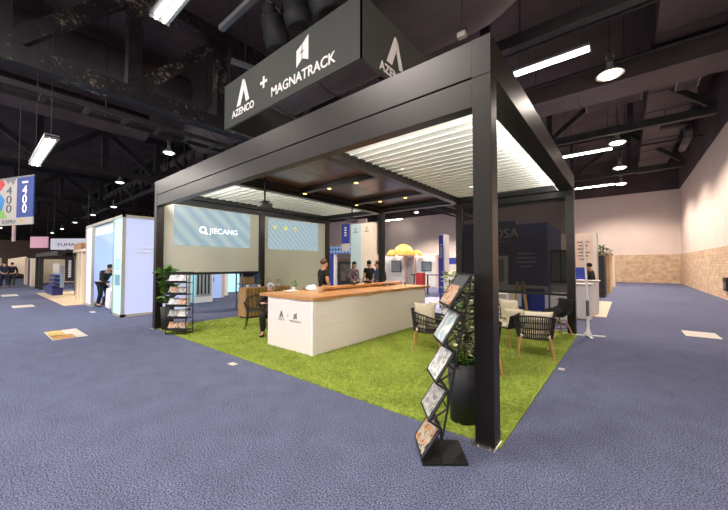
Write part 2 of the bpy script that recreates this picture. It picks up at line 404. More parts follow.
def m_logo(parent, place, s):       # folded square mark with a small star at its centre
    m = MB()
    m.prism([(-.42*s, .02*s, 0), (-.05*s, .28*s, 0), (-.05*s, .98*s, 0), (-.42*s, .8*s, 0)], (0, 0, .006))
    m.prism([(.42*s, .1*s, 0), (.42*s, 1.25*s, 0), (.0*s, .98*s, 0), (.0*s, .3*s, 0)], (0, 0, .006))
    o = m.build('logo_mark', M_signtxt if place[2] else M_grey_print, parent); o.location = place[0]; o.rotation_euler = place[1]
    st = MB(); pts = []
    for k in range(8):
        r = .2*s if k % 2 == 0 else .04*s; pts.append((r*math.cos(k*PI/4)-.02*s, r*math.sin(k*PI/4)+.62*s, .0062))
    st.prism(pts, (0, 0, .002)); st.build('star', M_sign if place[2] else M_white, o); return o
M_grey_print = mat('grey_print', (110, 118, 120), .7)
yf = y0-.004; xr = x1+.004
a_logo(sg, ((x0+1.0, yf, .44), FRONT, 1), .66)
text('lettering', 'AZENCO', .26, M_signtxt, sg, (x0+1.0, yf, .2), FRONT, .004, offset=.006)
text('plus_sign', '+', .55, M_signtxt, sg, (x0+1.95, yf, .48), FRONT, .004, offset=.012)
m_logo(sg, ((x0+3.4, yf, .52), FRONT, 1), .47)
text('lettering', 'MAGNATRACK', .31, M_signtxt, sg, (x0+3.32, yf, .2), FRONT, .004, sx=1.0, offset=.006)
a_logo(sg, ((xr, y0+1.1, .34), RIGHT, 1), .66)
text('lettering', 'AZENCO', .26, M_signtxt, sg, (xr, y0+1.1, .08), RIGHT, .004, offset=.006)

# ================================================================ bar counter
bc = thing('bar_counter', 'long white panelled bar counter with live edge wood top on the turf', 'bar counter', (-4.03, .9, 0))
m = MB(); m.b2((-.67, 0, .012), (.67, 4.05, .975)); m.build('body', M_white, bc)
M_board = mat('pinkish_white_board', (240, 230, 226), .45)
m = MB()
for k in range(10):
    z = .03+k*.094
    m.b2((-.55, -.006, z), (.64, 0, z+.0925)); m.b2((.67, .05, z), (.676, 4.03, z+.0925)); m.b2((-.64, -.006, z), (-.56, 0, z+.0925))
m.build('cladding', M_board, bc)
m = MB(); m.b2((.63, -.014, .012), (.684, .04, .975)); m.build('corner_trim', M_white, bc)
m = MB(); n = 30; ed = []
rr = random.Random(3)
for k in range(9): ed.append((-.92+1.62*k/8, -.03+.008*math.sin(k*1.7)+rr.uniform(-.005, .005)))
for k in range(1, 26): ed.append((.70+.018*math.sin(k*.9)+rr.uniform(-.008, .008), 4.3*k/25))
for k in range(1, 9): ed.append((.70-1.62*k/8, 4.3+rr.uniform(-.01, .01)))
for k in range(1, 25): ed.append((-.92+.03*math.sin(k*.7)+rr.uniform(-.008, .008), 4.3-4.3*k/25))
m.prism([(x, y, .976) for x, y in ed], (0, 0, .055)); m.build('countertop', M_wood, bc)
ms = MB(); ed2 = [(-.5+.02*math.sin(k), 1.15+3.1*k/16) for k in range(17)] + [(-.2+.02*math.sin(k*1.3), 4.25-3.1*k/16) for k in range(17)]
ms.prism([(x, y, 1.06) for x, y in ed2], (0, 0, .05))
for y in (1.4, 2.7, 4.0): ms.box((-.35, y, 1.045), (.2, .06, .03))
ms.build('raised_shelf', M_wood, bc)
a_logo(bc, ((-.22, -.0085, .60), FRONT, 0), .13)
text('lettering', 'AZENCO', .048, M_grey_print, bc, (-.22, -.009, .545), FRONT, .001)
text('plus_sign', '+', .09, M_grey_print, bc, (-.02, -.009, .62), FRONT, .001)
m_logo(bc, ((.2, -.0085, .60), FRONT, 0), .1)
text('lettering', 'MAGNATRACK', .048, M_grey_print, bc, (.2, -.009, .545), FRONT, .001)

# ---------------------------------------------------------------- things on the counter
CT = 1.032
def leaves(m, c, n, r, h, lw, ll, rnd, up=.3):
    for k in range(n):
        a = rnd.uniform(0, 2*PI); z = rnd.uniform(0, h); rad = r*rnd.uniform(.1, 1)*(.5+.5*math.sin(PI*min(1, z/h*.9+.1)))
        b = Vector((c[0]+rad*math.cos(a), c[1]+rad*math.sin(a), c[2]+z))
        d = Vector((math.cos(a)*rnd.uniform(.5, 1), math.sin(a)*rnd.uniform(.5, 1), rnd.uniform(-.3, 1)*up*2)).normalized()*ll*rnd.uniform(.7, 1.2)
        s_ = d.cross(Vector((rnd.uniform(-.4, .4), rnd.uniform(-.4, .4), 1))).normalized()*lw*rnd.uniform(.7, 1.1)
        up_ = s_.cross(d).normalized()*ll*.08
        p = [b, b+d*.3+s_*.8+up_, b+d*.65+s_+up_, b+d, b+d*.65-s_+up_, b+d*.3-s_*.8+up_, b+d*.5-up_]
        v = [m.bm.verts.new(x) for x in p]
        for i in range(6): m.bm.faces.new((v[i], v[(i+1) % 6], v[6]))
def small_plant(x, y, z, label, h=.12, r=.05, pm=None, group=None, seed=1):
    t = thing('potted_plant', label, 'plant', (x, y, z), group=group); rnd = random.Random(seed)
    MB().lathe([(0, 0), (.035, 0), (.045, .07), (.04, .07), (.036, .055), (0, .055)], n=16).build('pot', pm or M_white, t, True)
    m = MB(); leaves(m, (0, 0, .07), 46, r, h, .012, .05, rnd); m.build('foliage', M_green2, t)
small_plant(-4.95, 1.75, CT, 'small bright green potted plant near the left end of the bar top', .14, .06, seed=4)
def sheets(x, y, z, label, seed):
    rnd = random.Random(seed); m = MB()
    for k in range(5): m.box((rnd.uniform(-.03, .03), rnd.uniform(-.03, .03), .004+k*.004), (.21, .28, .003), rot=(0, 0, rnd.uniform(-.5, .5)))
    tag(m.build('paper_stack', M_white, loc=(x, y, z)), label, 'papers')
sheets(-4.75, 1.5, CT, 'loose white papers on the bar top beside the small plant', 2)
m = MB()
for k in range(3): m.grid(lambda u, v, k=k: (-.15+.3*u, -.1+.2*v+.04*k, .01+.05*math.sin(PI*u)*(1+.4*k)+.02*v), 8, 3)
tag(m.build('brochure', M_white, loc=(-4.72, 1.95, CT+.0)), 'curled white brochure lying open on the bar top', 'brochure')
m = MB(); m.box((0, 0, .03), (.16, .12, .06), bev=.01); m.box((.02, 0, .08), (.1, .08, .04), bev=.008)
tag(m.build('card_box', M_beige, loc=(-4.15, 1.75, CT)), 'small beige card box on the bar top by the raised shelf', 'box')
def pad(x, y, z, label, sz=(.16, .1, .03)):
    m = MB(); m.box((0, 0, sz[2]/2), sz, bev=.008); m.box((0, 0, sz[2]+.004), (sz[0]*.8, sz[1]*.7, .006)); tag(m.build('card_reader', M_black, loc=(x, y, z)), label, 'card reader')
pad(-4.4, 3.15, 1.111, 'black device on the raised wooden shelf, nearer the front')
pad(-4.4, 3.75, 1.111, 'black device on the raised wooden shelf, farther back')
m = MB(); m.lathe([(0, 0), (.03, 0), (.034, .1), (.03, .1), (.027, .01), (0, .01)], n=16)
tag(m.build('tumbler', mat('clear_glass', (220, 225, 225), .1, trans=.8), loc=(-3.75, 4.55, CT)), 'clear glass tumbler standing at the far end of the bar top', 'glass')
m = MB(); m.tube([(-.07, 0, .0), (-.07, 0, .05), (.07, 0, .05), (.07, 0, 0)], .008); m.box((0, 0, .06), (.3, .16, .02), bev=.005)
tag(m.build('display_riser', M_black, loc=(-4.0, 4.1, CT)), 'small black riser on the bar top by the far end of the raised shelf', 'riser')

# ================================================================ people
def skin_mesh(name, verts, edges, radii, m, parent, sub=2, root=0):
    me = bpy.data.meshes.new(name); me.from_pydata(verts, edges, []); o = bpy.data.objects.new(name, me); COL.objects.link(o)
    mo = o.modifiers.new('s', 'SKIN'); mo.use_smooth_shade = True
    for i, d in enumerate(me.skin_vertices[0].data):
        r = radii[i]; d.radius = (r, r) if not isinstance(r, tuple) else r; d.use_root = (i == root)
    if sub: sm = o.modifiers.new('u', 'SUBSURF'); sm.levels = sub; sm.render_levels = sub
    dg = bpy.context.evaluated_depsgraph_get(); me2 = bpy.data.meshes.new_from_object(o.evaluated_get(dg))
    bpy.data.objects.remove(o); me2.materials.clear(); me2.materials.append(m)
    for p in me2.polygons: p.use_smooth = True
    o = bpy.data.objects.new(name, me2); COL.objects.link(o); o.parent = parent; return o
def person(label, loc, rotz, shirt, trousers, hair, pose='stand', sleeves=.55, h=1.75, arms=None, hairlong=False, glasses=False):
    t = thing('person', label, 'person', loc, rotz); s = h/1.75
    V = lambda x, y, z: (x*s, y*s, z*s)
    if pose == 'stand':
        pel, ch, nk = (0, 0, .95), (0, .0, 1.3), (0, .0, 1.49); hd, ht = (0, .03, 1.585), (0, .02, 1.67)
        kn = [(-.1, .03, .5), (.1, .03, .5)]; an = [(-.11, -.02, .09), (.11, -.02, .09)]; sh = 1.42; shy = 0
        el = [(-.25, -.03, 1.15), (.25, -.03, 1.15)]; wr = [(-.2, .16, .98), (.2, .16, .98)]
    elif pose == 'sit':
        pel, ch, nk = (0, 0, .5), (0, .1, .82), (0, .2, .98); hd, ht = (0, .27, 1.05), (0, .3, 1.13)
        kn = [(-.14, .44, .5), (.14, .44, .5)]; an = [(-.14, .38, .09), (.14, .38, .09)]; sh = .93; shy = .15
        el = [(-.27, .28, .72), (.27, .28, .72)]; wr = [(-.12, .5, .77), (.12, .5, .77)]
    elif pose == 'lean':
        pel, ch, nk = (0, -.04, .92), (0, .12, 1.2), (0, .22, 1.36); hd, ht = (0, .29, 1.42), (0, .32, 1.5)
        kn = [(-.12, .05, .49), (.12, .05, .49)]; an = [(-.14, -.04, .09), (.14, -.06, .09)]; sh = 1.3; shy = .16
        el = [(-.27, .26, 1.04), (.27, .26, 1.04)]; wr = [(-.2, .44, .86), (.2, .44, .86)]
    elif pose == 'bend':
        pel, ch, nk = (0, -.08, .88), (0, .18, 1.1), (0, .32, 1.2); hd, ht = (0, .41, 1.22), (0, .48, 1.26)
        kn = [(-.11, .08, .48), (.11, .04, .48)]; an = [(-.12, -.06, .09), (.12, -.1, .09)]; sh = 1.16; shy = .26
        el = [(-.26, .36, .9), (.26, .36, .9)]; wr = [(-.2, .55, .74), (.2, .55, .74)]
    else:   # walk
        pel, ch, nk = (0, 0, .94), (0, .03, 1.3), (0, .04, 1.48); hd, ht = (0, .07, 1.575), (0, .07, 1.66)
        kn = [(-.1, .18, .52), (.1, -.05, .5)]; an = [(-.1, .25, .1), (.1, -.32, .14)]; sh = 1.41; shy = .03
        el = [(-.25, -.1, 1.16), (.25, .08, 1.15)]; wr = [(-.24, .02, .93), (.24, .25, .97)]
    if arms: el, wr = arms
    vs = [V(*pel), V(*[(a+b)/2 for a, b in zip(pel, ch)]), V(*ch), V(*nk), V(*hd), V(*ht)]
    rd = [.125, .115, .13, .055, .082, .088]; ed = [(0, 1), (1, 2), (2, 3), (3, 4), (4, 5)]
    f = (Vector(hd)-Vector(pel)); 
    vs.append(V(hd[0], hd[1]+.1, hd[2]+.02)); rd.append(.012); ed.append((4, 6))     # nose
    def add(v, r, p): vs.append(V(*v)); rd.append(r); ed.append((p, len(vs)-1)); return len(vs)-1
    for k, sg_ in ((0, -1), (1, 1)):
        a = add((sg_*.17, shy, sh), .06, 2); e = add(el[k], .043, a); w_ = add(wr[k], .028, e)
        dv = (Vector(wr[k])-Vector(el[k])).normalized(); sd = dv.cross(Vector((0, 0, 1))).normalized()
        pm = add(Vector(wr[k])+dv*.06, .03, w_)
        for q_, (off, ln) in enumerate(((-.03, .06), (-.01, .075), (.01, .07), (.03, .055))):
            g = add(Vector(wr[k])+dv*.1+sd*off, .009, pm); add(Vector(wr[k])+dv*(.1+ln)+sd*off*1.1+Vector((0, 0, -.02)), .008, g)
        g = add(Vector(wr[k])+dv*.05-sd*sg_*.045, .01, w_); add(Vector(wr[k])+dv*.09-sd*sg_*.06, .009, g)
        hp = add((sg_*.09, pel[1], pel[2]-.05), .095, 0); kk = add(kn[k], .062, hp); aa = add(an[k], .04, kk); add((an[k][0], an[k][1]+.15, .05), .035, aa)
    skin_mesh('body', vs, ed, [r*s for r in rd], M_skin, t)
    # shirt
    mid = tuple((a+b)/2 for a, b in zip(pel, ch))
    vs, rd, ed = [V(*pel), V(*mid), V(*ch), V(*[a*.35+b*.65 for a, b in zip(ch, nk)])], [.145, .14, .155, .085], [(0, 1), (1, 2), (2, 3)]
    for k, sg_ in ((0, -1), (1, 1)):
        a = add((sg_*.175, shy, sh), .078, 2); u = sleeves
        if u <= 1: add([sg_*.175*(1-u)+el[k][0]*u, shy*(1-u)+el[k][1]*u, sh*(1-u)+el[k][2]*u], .066, a)
        else: e = add(el[k], .06, a); add([el[k][i]*.08+wr[k][i]*.92 for i in range(3)], .045, e)
    skin_mesh('shirt', vs, ed, [r*s for r in rd], shirt, t)
    vs, rd, ed = [V(pel[0], pel[1], pel[2]+.02)], [.142], []
    for k, sg_ in ((0, -1), (1, 1)):
        hp = add((sg_*.09, pel[1], pel[2]-.06), .112, 0); kk = add(kn[k], .08, hp); add((an[k][0], an[k][1], an[k][2]+.02), .06, kk)
    skin_mesh('trousers', vs, ed, [r*s for r in rd], trousers, t)
    m = MB()
    for k in (0, 1): m.ball(V(an[k][0], an[k][1]+.06, an[k][2]-.045), .055*s, (.85, 2.2, .75), n=12)
    m.build('shoes', M_black, t, True)
    m = MB(); c = Vector(V(*ht)); hh = Vector(V(*hd)); up = (c-hh).normalized()
    m.ball(c+Vector((0, -.012*s, .012*s)), .098*s, (.93, 1.04, .9), n=14)
    for v in list(m.bm.verts):       # keep the face clear
        if v.co.y > c.y+.045*s and v.co.z < c.z+.045*s: v.co.y = c.y+.045*s
        if v.co.z < c.z-.06*s and not hairlong: v.co.z = c.z-.06*s
    if hairlong: m.ball(hh+Vector((0, -.06*s, -.03*s)), .085*s, (1, .6, 1.5), n=12)
    m.build('hair', hair, t, True)
    m = MB()
    for q_ in (-1, 1): m.ball((hh.x+q_*.032*s, hh.y+.078*s, hh.z+.045*s), .011*s, n=8)
    m.build('eyes', M_eye, t)
    m = MB(); m.ball((hh.x, hh.y+.078*s, hh.z-.035*s), .02*s, (1.1, .4, .3), n=8); m.build('mouth', mat('lip', (160, 95, 85), .6), t)
    m = MB()
    for q_ in (-1, 1): m.ball((hh.x+q_*.084*s, hh.y-.0*s, hh.z+.03*s), .025*s, (.4, .8, 1.2), n=8)
    m.build('ears', M_skin, t, True)
    return t
H_grey = mat('grey_hair', (150, 148, 145), .8, var=.2, scale=30); H_dark = mat('dark_hair', (28, 22, 20), .7); H_brown = mat('brown_hair', (92, 62, 44), .7)
C_black = mat('black_cotton', (22, 22, 25), .9); C_navy = mat('navy_cloth', (30, 36, 60), .9); C_jean = mat('denim', (70, 88, 120), .9, var=.1, scale=20)
C_plaid = mat('mottled_shirt', (170, 140, 150), .9, rgb2=(60, 40, 60), scale=14)
C_char = mat('charcoal_cloth', (48, 48, 52), .9)
person('person with grey hair and black jacket seated low beyond the bar end', (-5.5, 1.62, 0), -2.5, C_black, C_black, H_grey, 'sit', 1.5, 1.72)
person('person in a black T-shirt standing behind the bar in front of the beige screen', (-5.35, 3.05, 0), -.3, C_black, C_char, H_brown, 'stand', .6, 1.76, arms=([(-.27, -.02, 1.17), (.27, -.02, 1.17)], [(-.25, .1, .96), (.25, .1, .96)]))
person('person in a mottled pink shirt talking at the back of the pergola', (-7.2, 6.42, 0), -1.6, C_plaid, C_char, H_dark, 'stand', 1.5, 1.72, hairlong=True)
person('person in a black T-shirt with dark hair facing the mottled shirt', (-6.8, 6.85, 0), 1.3, C_black, C_char, H_dark, 'stand', .6, 1.76)
pr = person('person in a blue denim shirt with a black backpack beside a back post', (-6.3, 6.72, 0), 2.2, C_jean, C_char, H_brown, 'stand', 1.5, 1.74)
m = MB(); m.ball((0, -.2, 1.22), .17, (.95, .7, 1.35), n=16); m.box((0, -.3, 1.12), (.2, .06, .2), bev=.03); tag(m.build('backpack', C_black, None, True, loc=(-6.3, 6.72, 0), rotz=2.2), 'black backpack on the back of the person in denim', 'backpack')
person('person in dark clothes leaning forward inside the glowing white booth', (-14.6, .3, 0), -1.1, C_black, C_black, H_dark, 'lean', 1.5, 1.78)
person('person in a dark navy suit walking far down the left aisle, nearer the edge', (-31.2, -1.5, 0), 1.7, C_navy, C_navy, H_dark, 'walk', 1.5, 1.8)
person('person in black jacket and grey trousers walking far down the left aisle', (-32.2, -1.1, 0), 1.5, C_black, C_char, H_dark, 'walk', 1.5, 1.75)
person('person in a dark top standing behind the white desk right of the pergola', (-.08, 10.75, 0), 1.2, C_black, C_char, H_dark, 'stand', 1.5, 1.66)

# ================================================================ seating
def pillow(x, y, z, rz, tilt, label, sz=(.45, .45, .14), m_=None):
    m = MB()
    def f(sgn):
        def g(u, v):
            a, b = u*2-1, v*2-1; e = (1-abs(a)**2.6)*(1-abs(b)**2.6); pin = 1-.1*(1-a*a)*abs(b)**3-.0
            px = a*(1-.09*(1-b*b)**1*abs(a)**3); py = b*(1-.09*(1-a*a)*abs(b)**3)
            return (px*sz[0]/2, sgn*sz[2]/2*max(0, e)**.5, py*sz[1]/2+sz[1]/2)
        return g
    m.grid(f(1), 14, 14).grid(f(-1), 14, 14); bmesh.ops.remove_doubles(m.bm, verts=m.bm.verts, dist=.0005)
    o = m.build('pillow', m_ or M_cream, None, True, loc=(x, y, z)); o.rotation_euler = (tilt, 0, rz); return tag(o, label, 'cushion')
def armchair(label, loc, rotz, wd=.6):      # faces local +y
    t = thing('armchair', label, 'armchair', loc, rotz); a = wd/2; dp_ = .28
    sh_ = MB(); pts = []
    N = 28
    path = []
    for k in range(N+1):                    # U shape, open to +y
        u = k/N; ang = PI*(1-u)
        if u < .25: p = (-a, dp_-(u/.25)*(dp_+.02)); 
        elif u > .75: p = (a, dp_-((1-u)/.25)*(dp_+.02))
        else:
            th = PI+(u-.25)/.5*PI; p = (a*math.cos(th), -.02+.27*math.sin(th))
        path.append((p[0], p[1]))
    def ztop(u): return .60+.14*math.sin(PI*min(1, max(0, u)))**2
    top = [(x*1.06, y*1.06, ztop(k/N)) for k, (x, y) in enumerate(path)]
    bot = [(x*.9, y*.9, .36) for (x, y) in path]
    MB().tube(top, .014, 8).cyl(top[0], (top[0][0]*.88, top[0][1], .36), .014).cyl(top[-1], (top[-1][0]*.88, top[-1][1], .36), .014).build('arm_rail', M_black, t)
    MB().tube(bot+[bot[0]], .016, 8).build('seat_frame', M_black, t)
    r = MB()
    for k in range(N):
        for s_ in (0, .5):
            i = min(N, k+1); p = [top[k][j]*(1-s_)+top[i][j]*s_ for j in range(3)]; q_ = [bot[k][j]*(1-s_)+bot[i][j]*s_ for j in range(3)]
            r.cyl(p, q_, .0085, n=5)
    for zz in (.2, .45, .7):
        for k in range(N): r.cyl([top[k][j]*zz+bot[k][j]*(1-zz) for j in range(3)], [top[k+1][j]*zz+bot[k+1][j]*(1-zz) for j in range(3)], .009, n=5)
    r.build('woven_back', M_rope, t)
    MB().box((0, .03, .40), (wd*.76, .46, .09), bev=.035).build('seat_cushion', M_cream, t, True)
    for sx in (-1, 1):
        for sy in (-1, 1):
            MB().cyl((sx*(a-.08), sy*.2, .37), (sx*(a-.02), sy*.25, .002), .02, .013, n=10).build('leg', M_oak, t)
    return t
armchair('black rope armchair with cream cushions beside the far right end of the bar', (-2.06, 2.66, .012), -1.15, .68)
pillow(-2.16, 2.68, .455, .2, -.25, 'cream pillow propped in the armchair beside the bar', (.46, .42, .14))
armchair('black rope armchair half hidden behind the tall black planter', (-.82, 1.95, .012), 2.2)
pillow(-.72, 1.83, .455, -.94, -.2, 'pillow in the armchair half hidden behind the tall planter', m_=M_black)
armchair('black rope armchair seen from behind, nearest the right turf edge', (-.34, 3.32, .012), .25)
pillow(-.27, 3.22, .47, .3, .12, 'cream pillow in the armchair that shows its woven back', (.46, .36, .14))
armchair('wide black rope armchair facing the camera beside the near corner post', (-1.12, 4.1, .012), PI-.4, .85)
pillow(-.95, 4.22, .455, PI-.45, -.22, 'large cream pillow standing upright in the wide armchair', (.48, .46, .15))
pillow(-.82, 4.05, .455, PI-.1, -.45, 'small cream pillow leaning on the large one in the wide armchair', (.4, .32, .12))

def shell_chair(label, loc, rotz, cushion=False):
    t = thing('shell_chair', label, 'chair', loc, rotz)
    m = MB()
    def f(u, v):     # u around side to side, v front to back/up
        a = (u*2-1)
        y = .24-.46*min(1, v*1.35) if v < .6 else -.20-.10*(v-.6)/.4
        zc = .44-.02*math.sin(v*PI) if v < .5 else .42+(.40*((v-.5)/.5)**1.2)
        arm = .2*abs(a)**3*(math.sin(PI*min(1, v*1.05))**.8 if v < .95 else .1)
        return (a*(.29-.02*v), y+.10*abs(a)**2*(v**2), zc+arm*(1-.3*v))
    m.grid(f, 16, 16); m.build('shell', M_black, t, True)
    sh = t.children
    for sx in (-1, 1):
        for sy in (-1, 1): MB().cyl((sx*.11, sy*.1, .39), (sx*.23, sy*.22, 0.002), .017, .011, n=10).build('leg', M_oak, t)
    w_ = MB()
    for sx in (-1, 1):
        w_.cyl((sx*.17, -.16, .2), (-sx*.12, .11, .385), .006, n=6); w_.cyl((sx*.17, .16, .2), (-sx*.12, -.11, .385), .006, n=6)
        w_.cyl((sx*.17, -.16, .2), (sx*.17, .16, .2), .006, n=6)
    w_.build('wire_brace', M_black, t)
    return t
c = shell_chair('black shell chair on wooden legs by the back right corner post', (-.3, 5.45, .012), 2.25)
for o in c.children:
    if o.name.startswith('shell'):
        mo = o.modifiers.new('thick', 'SOLIDIFY'); mo.thickness = .012
def cafe_chair(label, loc, rotz):
    t = thing('cafe_chair', label, 'chair', loc, rotz)
    MB().box((0, 0, .45), (.46, .44, .03), bev=.012).build('seat', M_black, t)
    pts = [(-.27, .2, .64), (-.27, -.05, .66), (-.22, -.2, .74), (0, -.26, .80), (.22, -.2, .74), (.27, -.05, .66), (.27, .2, .64)]
    MB().tube(pts, .02, 8).build('arm_rail', M_black, t)
    m = MB()
    for k in range(13):
        u = k/12*6; i = min(5, int(u)); fct = u-i; p = [pts[i][j]*(1-fct)+pts[i+1][j]*fct for j in range(3)]
        m.cyl(p, (p[0]*.8, p[1]*.8, .46), .012, n=6)
    m.build('backrest', M_black, t)
    for sx in (-1, 1):
        for sy in (-1, 1): MB().cyl((sx*.19, sy*.17, .44), (sx*.25, sy*.24, .002), .015, .011, n=8).build('leg', M_black, t)
    return t
cafe_chair('black armchair with thin splayed legs on the turf left of the bar', (-6.42, 1.72, .012), -2.2)
cafe_chair('black chair under the seated grey haired person', (-5.5, 1.62, .012), -2.5)
# side table with a small plant
t = thing('side_table', 'small round white side table beyond the armchair at the bar end', 'table', (-2.45, 4.1, .012))
MB().lathe([(0, .69), (.3, .69), (.3, .715), (0, .715)], n=32).build('tabletop', M_white, t)
MB().cyl((0, 0, .02), (0, 0, .69), .025).build('stem', M_white, t)
MB().lathe([(0, 0), (.2, 0), (.2, .012), (.03, .03), (0, .03)], n=28).build('base', M_white, t)
small_plant(-2.4, 4.1, .728, 'small green potted plant on the round white side table', .12, .06, seed=9)
# wooden planter cabinet at the left
t = thing('planter_cabinet', 'slatted wooden cabinet topped with small plants by the left screens', 'cabinet', (-7.94, 2.2, .012))
MB().b2((-.2, 0, .06), (.2, 1.6, .9)).build('body', M_oak, t)
MB().b2((-.17, .03, 0), (.17, 1.57, .06)).build('plinth', M_black, t)
m = MB()
for k in range(13): m.b2((.2, .03+k*.12, .08), (.212, .12+k*.12, .88))
m.build('slats', mat('brown_slat', (122, 92, 48), .6, var=.15, scale=8), t)
for k in range(4): small_plant(-7.98+.05*(k % 2), 2.4+k*.36, .912, ['green plant at the near end of the slatted wooden cabinet', 'green plant second from the near end of the wooden cabinet', 'green plant third along the slatted wooden cabinet', 'green plant at the far end of the slatted wooden cabinet'][k], .14+.02*(k % 3), .09, seed=20+k)

# ================================================================ zigzag brochure stand
def brochure_mat(name, cols, seed, bg=(235, 232, 226), sc=5):
    m = bpy.data.materials.new(name); m.use_nodes = True; nt = m.node_tree; b = nt.nodes['Principled BSDF']
    tc = nt.nodes.new('ShaderNodeTexCoord'); mp = nt.nodes.new('ShaderNodeMapping'); mp.inputs['Location'].default_value = (seed, seed*.7, 0)
    n = nt.nodes.new('ShaderNodeTexNoise'); n.inputs['Scale'].default_value = sc*3; n.inputs['Detail'].default_value = 3; n.inputs['Distortion'].default_value = .3
    nt.links.new(tc.outputs['Object'], mp.inputs[0]); nt.links.new(mp.outputs[0], n.inputs[0])
    r = nt.nodes.new('ShaderNodeValToRGB'); r.color_ramp.interpolation = 'CONSTANT'; e = r.color_ramp.elements
    e[0].position = 0; e[0].color = srgb(cols[0]); e[1].position = .42; e[1].color = srgb(bg)
    for k, c_ in enumerate(cols[1:]): x = e.new(.52+.07*k); x.color = srgb(c_)
    nt.links.new(n.outputs['Fac'], r.inputs[0]); nt.links.new(r.outputs[0], b.inputs['Base Color']); b.inputs['Roughness'].default_value = .3
    return m
BR = [brochure_mat('brochure_print_a', [(90, 80, 66), (200, 140, 80), (150, 90, 60)], 3, (186, 176, 160)),
      brochure_mat('brochure_print_b', [(120, 120, 120), (150, 148, 142)], 11, (190, 188, 184)),
      brochure_mat('brochure_print_c', [(214, 214, 210), (168, 170, 172)], 23, sc=8),
      brochure_mat('brochure_print_d', [(170, 198, 202), (176, 180, 182)], 31, sc=2),
      brochure_mat('brochure_print_e', [(190, 130, 80), (214, 160, 110), (110, 92, 80)], 47, (190, 176, 166))]
st = thing('brochure_stand', 'black zigzag brochure stand with five trays beside the near corner post', 'brochure stand')
th = -.885; Wv = Vector((math.cos(th), math.sin(th), 0)); Nv = Vector((-math.sin(th), math.cos(th), 0)); w2 = .178
def zpt(k, side, up): return Vector((-.50+.052*k, -.44+.022*k, .055+.305*k)) + Wv*w2*side + (Nv*(.155+.015*(k==4))+Vector((0, 0, .235+.006*k)))*up
# base plate
bpm = MB(); A = Vector((-.50, -.44, 0))
bpm.prism([A-Wv*.16+Nv*.02, A+Wv*.185+Nv*.0, A+Wv*.185+Nv*.37, A-Wv*.16+Nv*.39], (0, 0, .02)); bpm.build('base', M_black, st)
for k in range(5):
    a, b, c_, d = zpt(k, -1, 0), zpt(k, 1, 0), zpt(k, 1, 1), zpt(k, -1, 1); nrm = (b-a).cross(d-a).normalized()
    if nrm.dot(Nv) > 0: nrm = -nrm
    tr = MB(); tr.prism([a, b, c_, d], -nrm*.006); tray = tr.build('tray', M_greymetal, st)
    f_ = MB(); f_.tube([a, b, c_, d, a], .008, 6); lip = MB()
    f_.build('tray_frame', M_black, tray)
    i = lambda u, v: a+(b-a)*u+(d-a)*v+nrm*.008
    if k == 4: q_ = [i(.08, .04), i(.92, .04), i(.92, .62), i(.08, .62)]
    else: q_ = [i(.08, .05), i(.92, .05), i(.92, .93), i(.08, .93)]
    MB().prism(q_, nrm*.004).build('brochure', BR[k], tray)
m = MB()
for sd in (-1, 1):
    for k in range(5):
        t0 = zpt(k, sd, 1)
        back = zpt(k, sd, 0)+Nv*.15+Vector((0, 0, .0)); nx = zpt(k+1, sd, 0) if k < 4 else zpt(4, sd, 1)
        mid = zpt(k, sd, .5)+Nv*.15
        m.cyl(t0, zpt(k, sd, 0)+Nv*.15+Vector((0, 0, .1)), .008, n=6)
        m.cyl(back+Vector((0, 0, .1)), zpt(k, sd, 0), .008, n=6) if k else m.cyl(back+Vector((0, 0, -.04)), t0, .008, n=6)
        if k < 4: m.cyl(t0, nx, .008, n=6); m.cyl(back+Vector((0, 0, .1)), zpt(k+1, sd, 0)+Nv*.15+Vector((0, 0, .1)), .008, n=6)
for k in range(5): m.cyl(zpt(k, -1, 0)+Nv*.15+Vector((0, 0, .1)), zpt(k, 1, 0)+Nv*.15+Vector((0, 0, .1)), .007, n=6)
m.build('scissor_frame', M_black, st)

# ================================================================ tall planters
def tall_planter(label, loc, r0, r1, h, seed, tall, lm, big=False):
    t = thing('tall_planter', label, 'planter', loc); rnd = random.Random(seed)
    MB().lathe([(0, 0), (r0, 0), (r1, h), (r1-.015, h), (r1-.02, h-.05), (0, h-.05)], n=36).build('pot', M_pot, t, True)
    MB().lathe([(0, 0), (r1-.02, 0), (r1-.022, .02), (r1*.5, .05), (0, .055)], (0, 0, h-.045), n=24).build('soil', M_soil, t)
    m = MB(); lv = MB(); n_ = 5 if not big else 3
    for k in range(n_):
        a = k*2*PI/n_+.4; p = Vector((.04*math.cos(a), .04*math.sin(a), h)); pts = [p]
        for q_ in range(6):
            p = p+Vector((rnd.uniform(-.02, .02)+.01*math.cos(a), rnd.uniform(-.02, .02)+.01*math.sin(a), tall/6)); pts.append(p)
        m.tube(pts, .007, 6)
        for p in pts[1:]:
            leaves(lv, (p.x, p.y, p.z-.06), 9 if big else 15, .09 if big else .075, .12, .065 if big else .024, .2 if big else .075, rnd, .3)
    m.build('stem', M_bark, t)
    f_ = lv.build('foliage', lm, t)
    return t, f_
tall_planter('tall dark cylindrical planter with a leafy plant behind the brochure stand', (-.42, .36, .012), .135, .165, .60, 5, .85, M_varieg)
for o in list(bpy.data.objects):
    if o.name == 'tall_planter':
        lv = MB(); rnd = random.Random(77); leaves(lv, (0, 0, .58), 160, .16, .12, .022, .08, rnd, .1)
        lv.build('ground_cover', M_green2, o)
        lv = MB(); leaves(lv, (0.02, 0, .75), 170, .12, .6, .024, .075, rnd, .3); lv.build('green_foliage', M_green, o)
tall_planter('dark planter with a large leafed green plant behind the magazine rack', (-7.93, .2, .012), .12, .15, .55, 8, .85, M_green2, True)

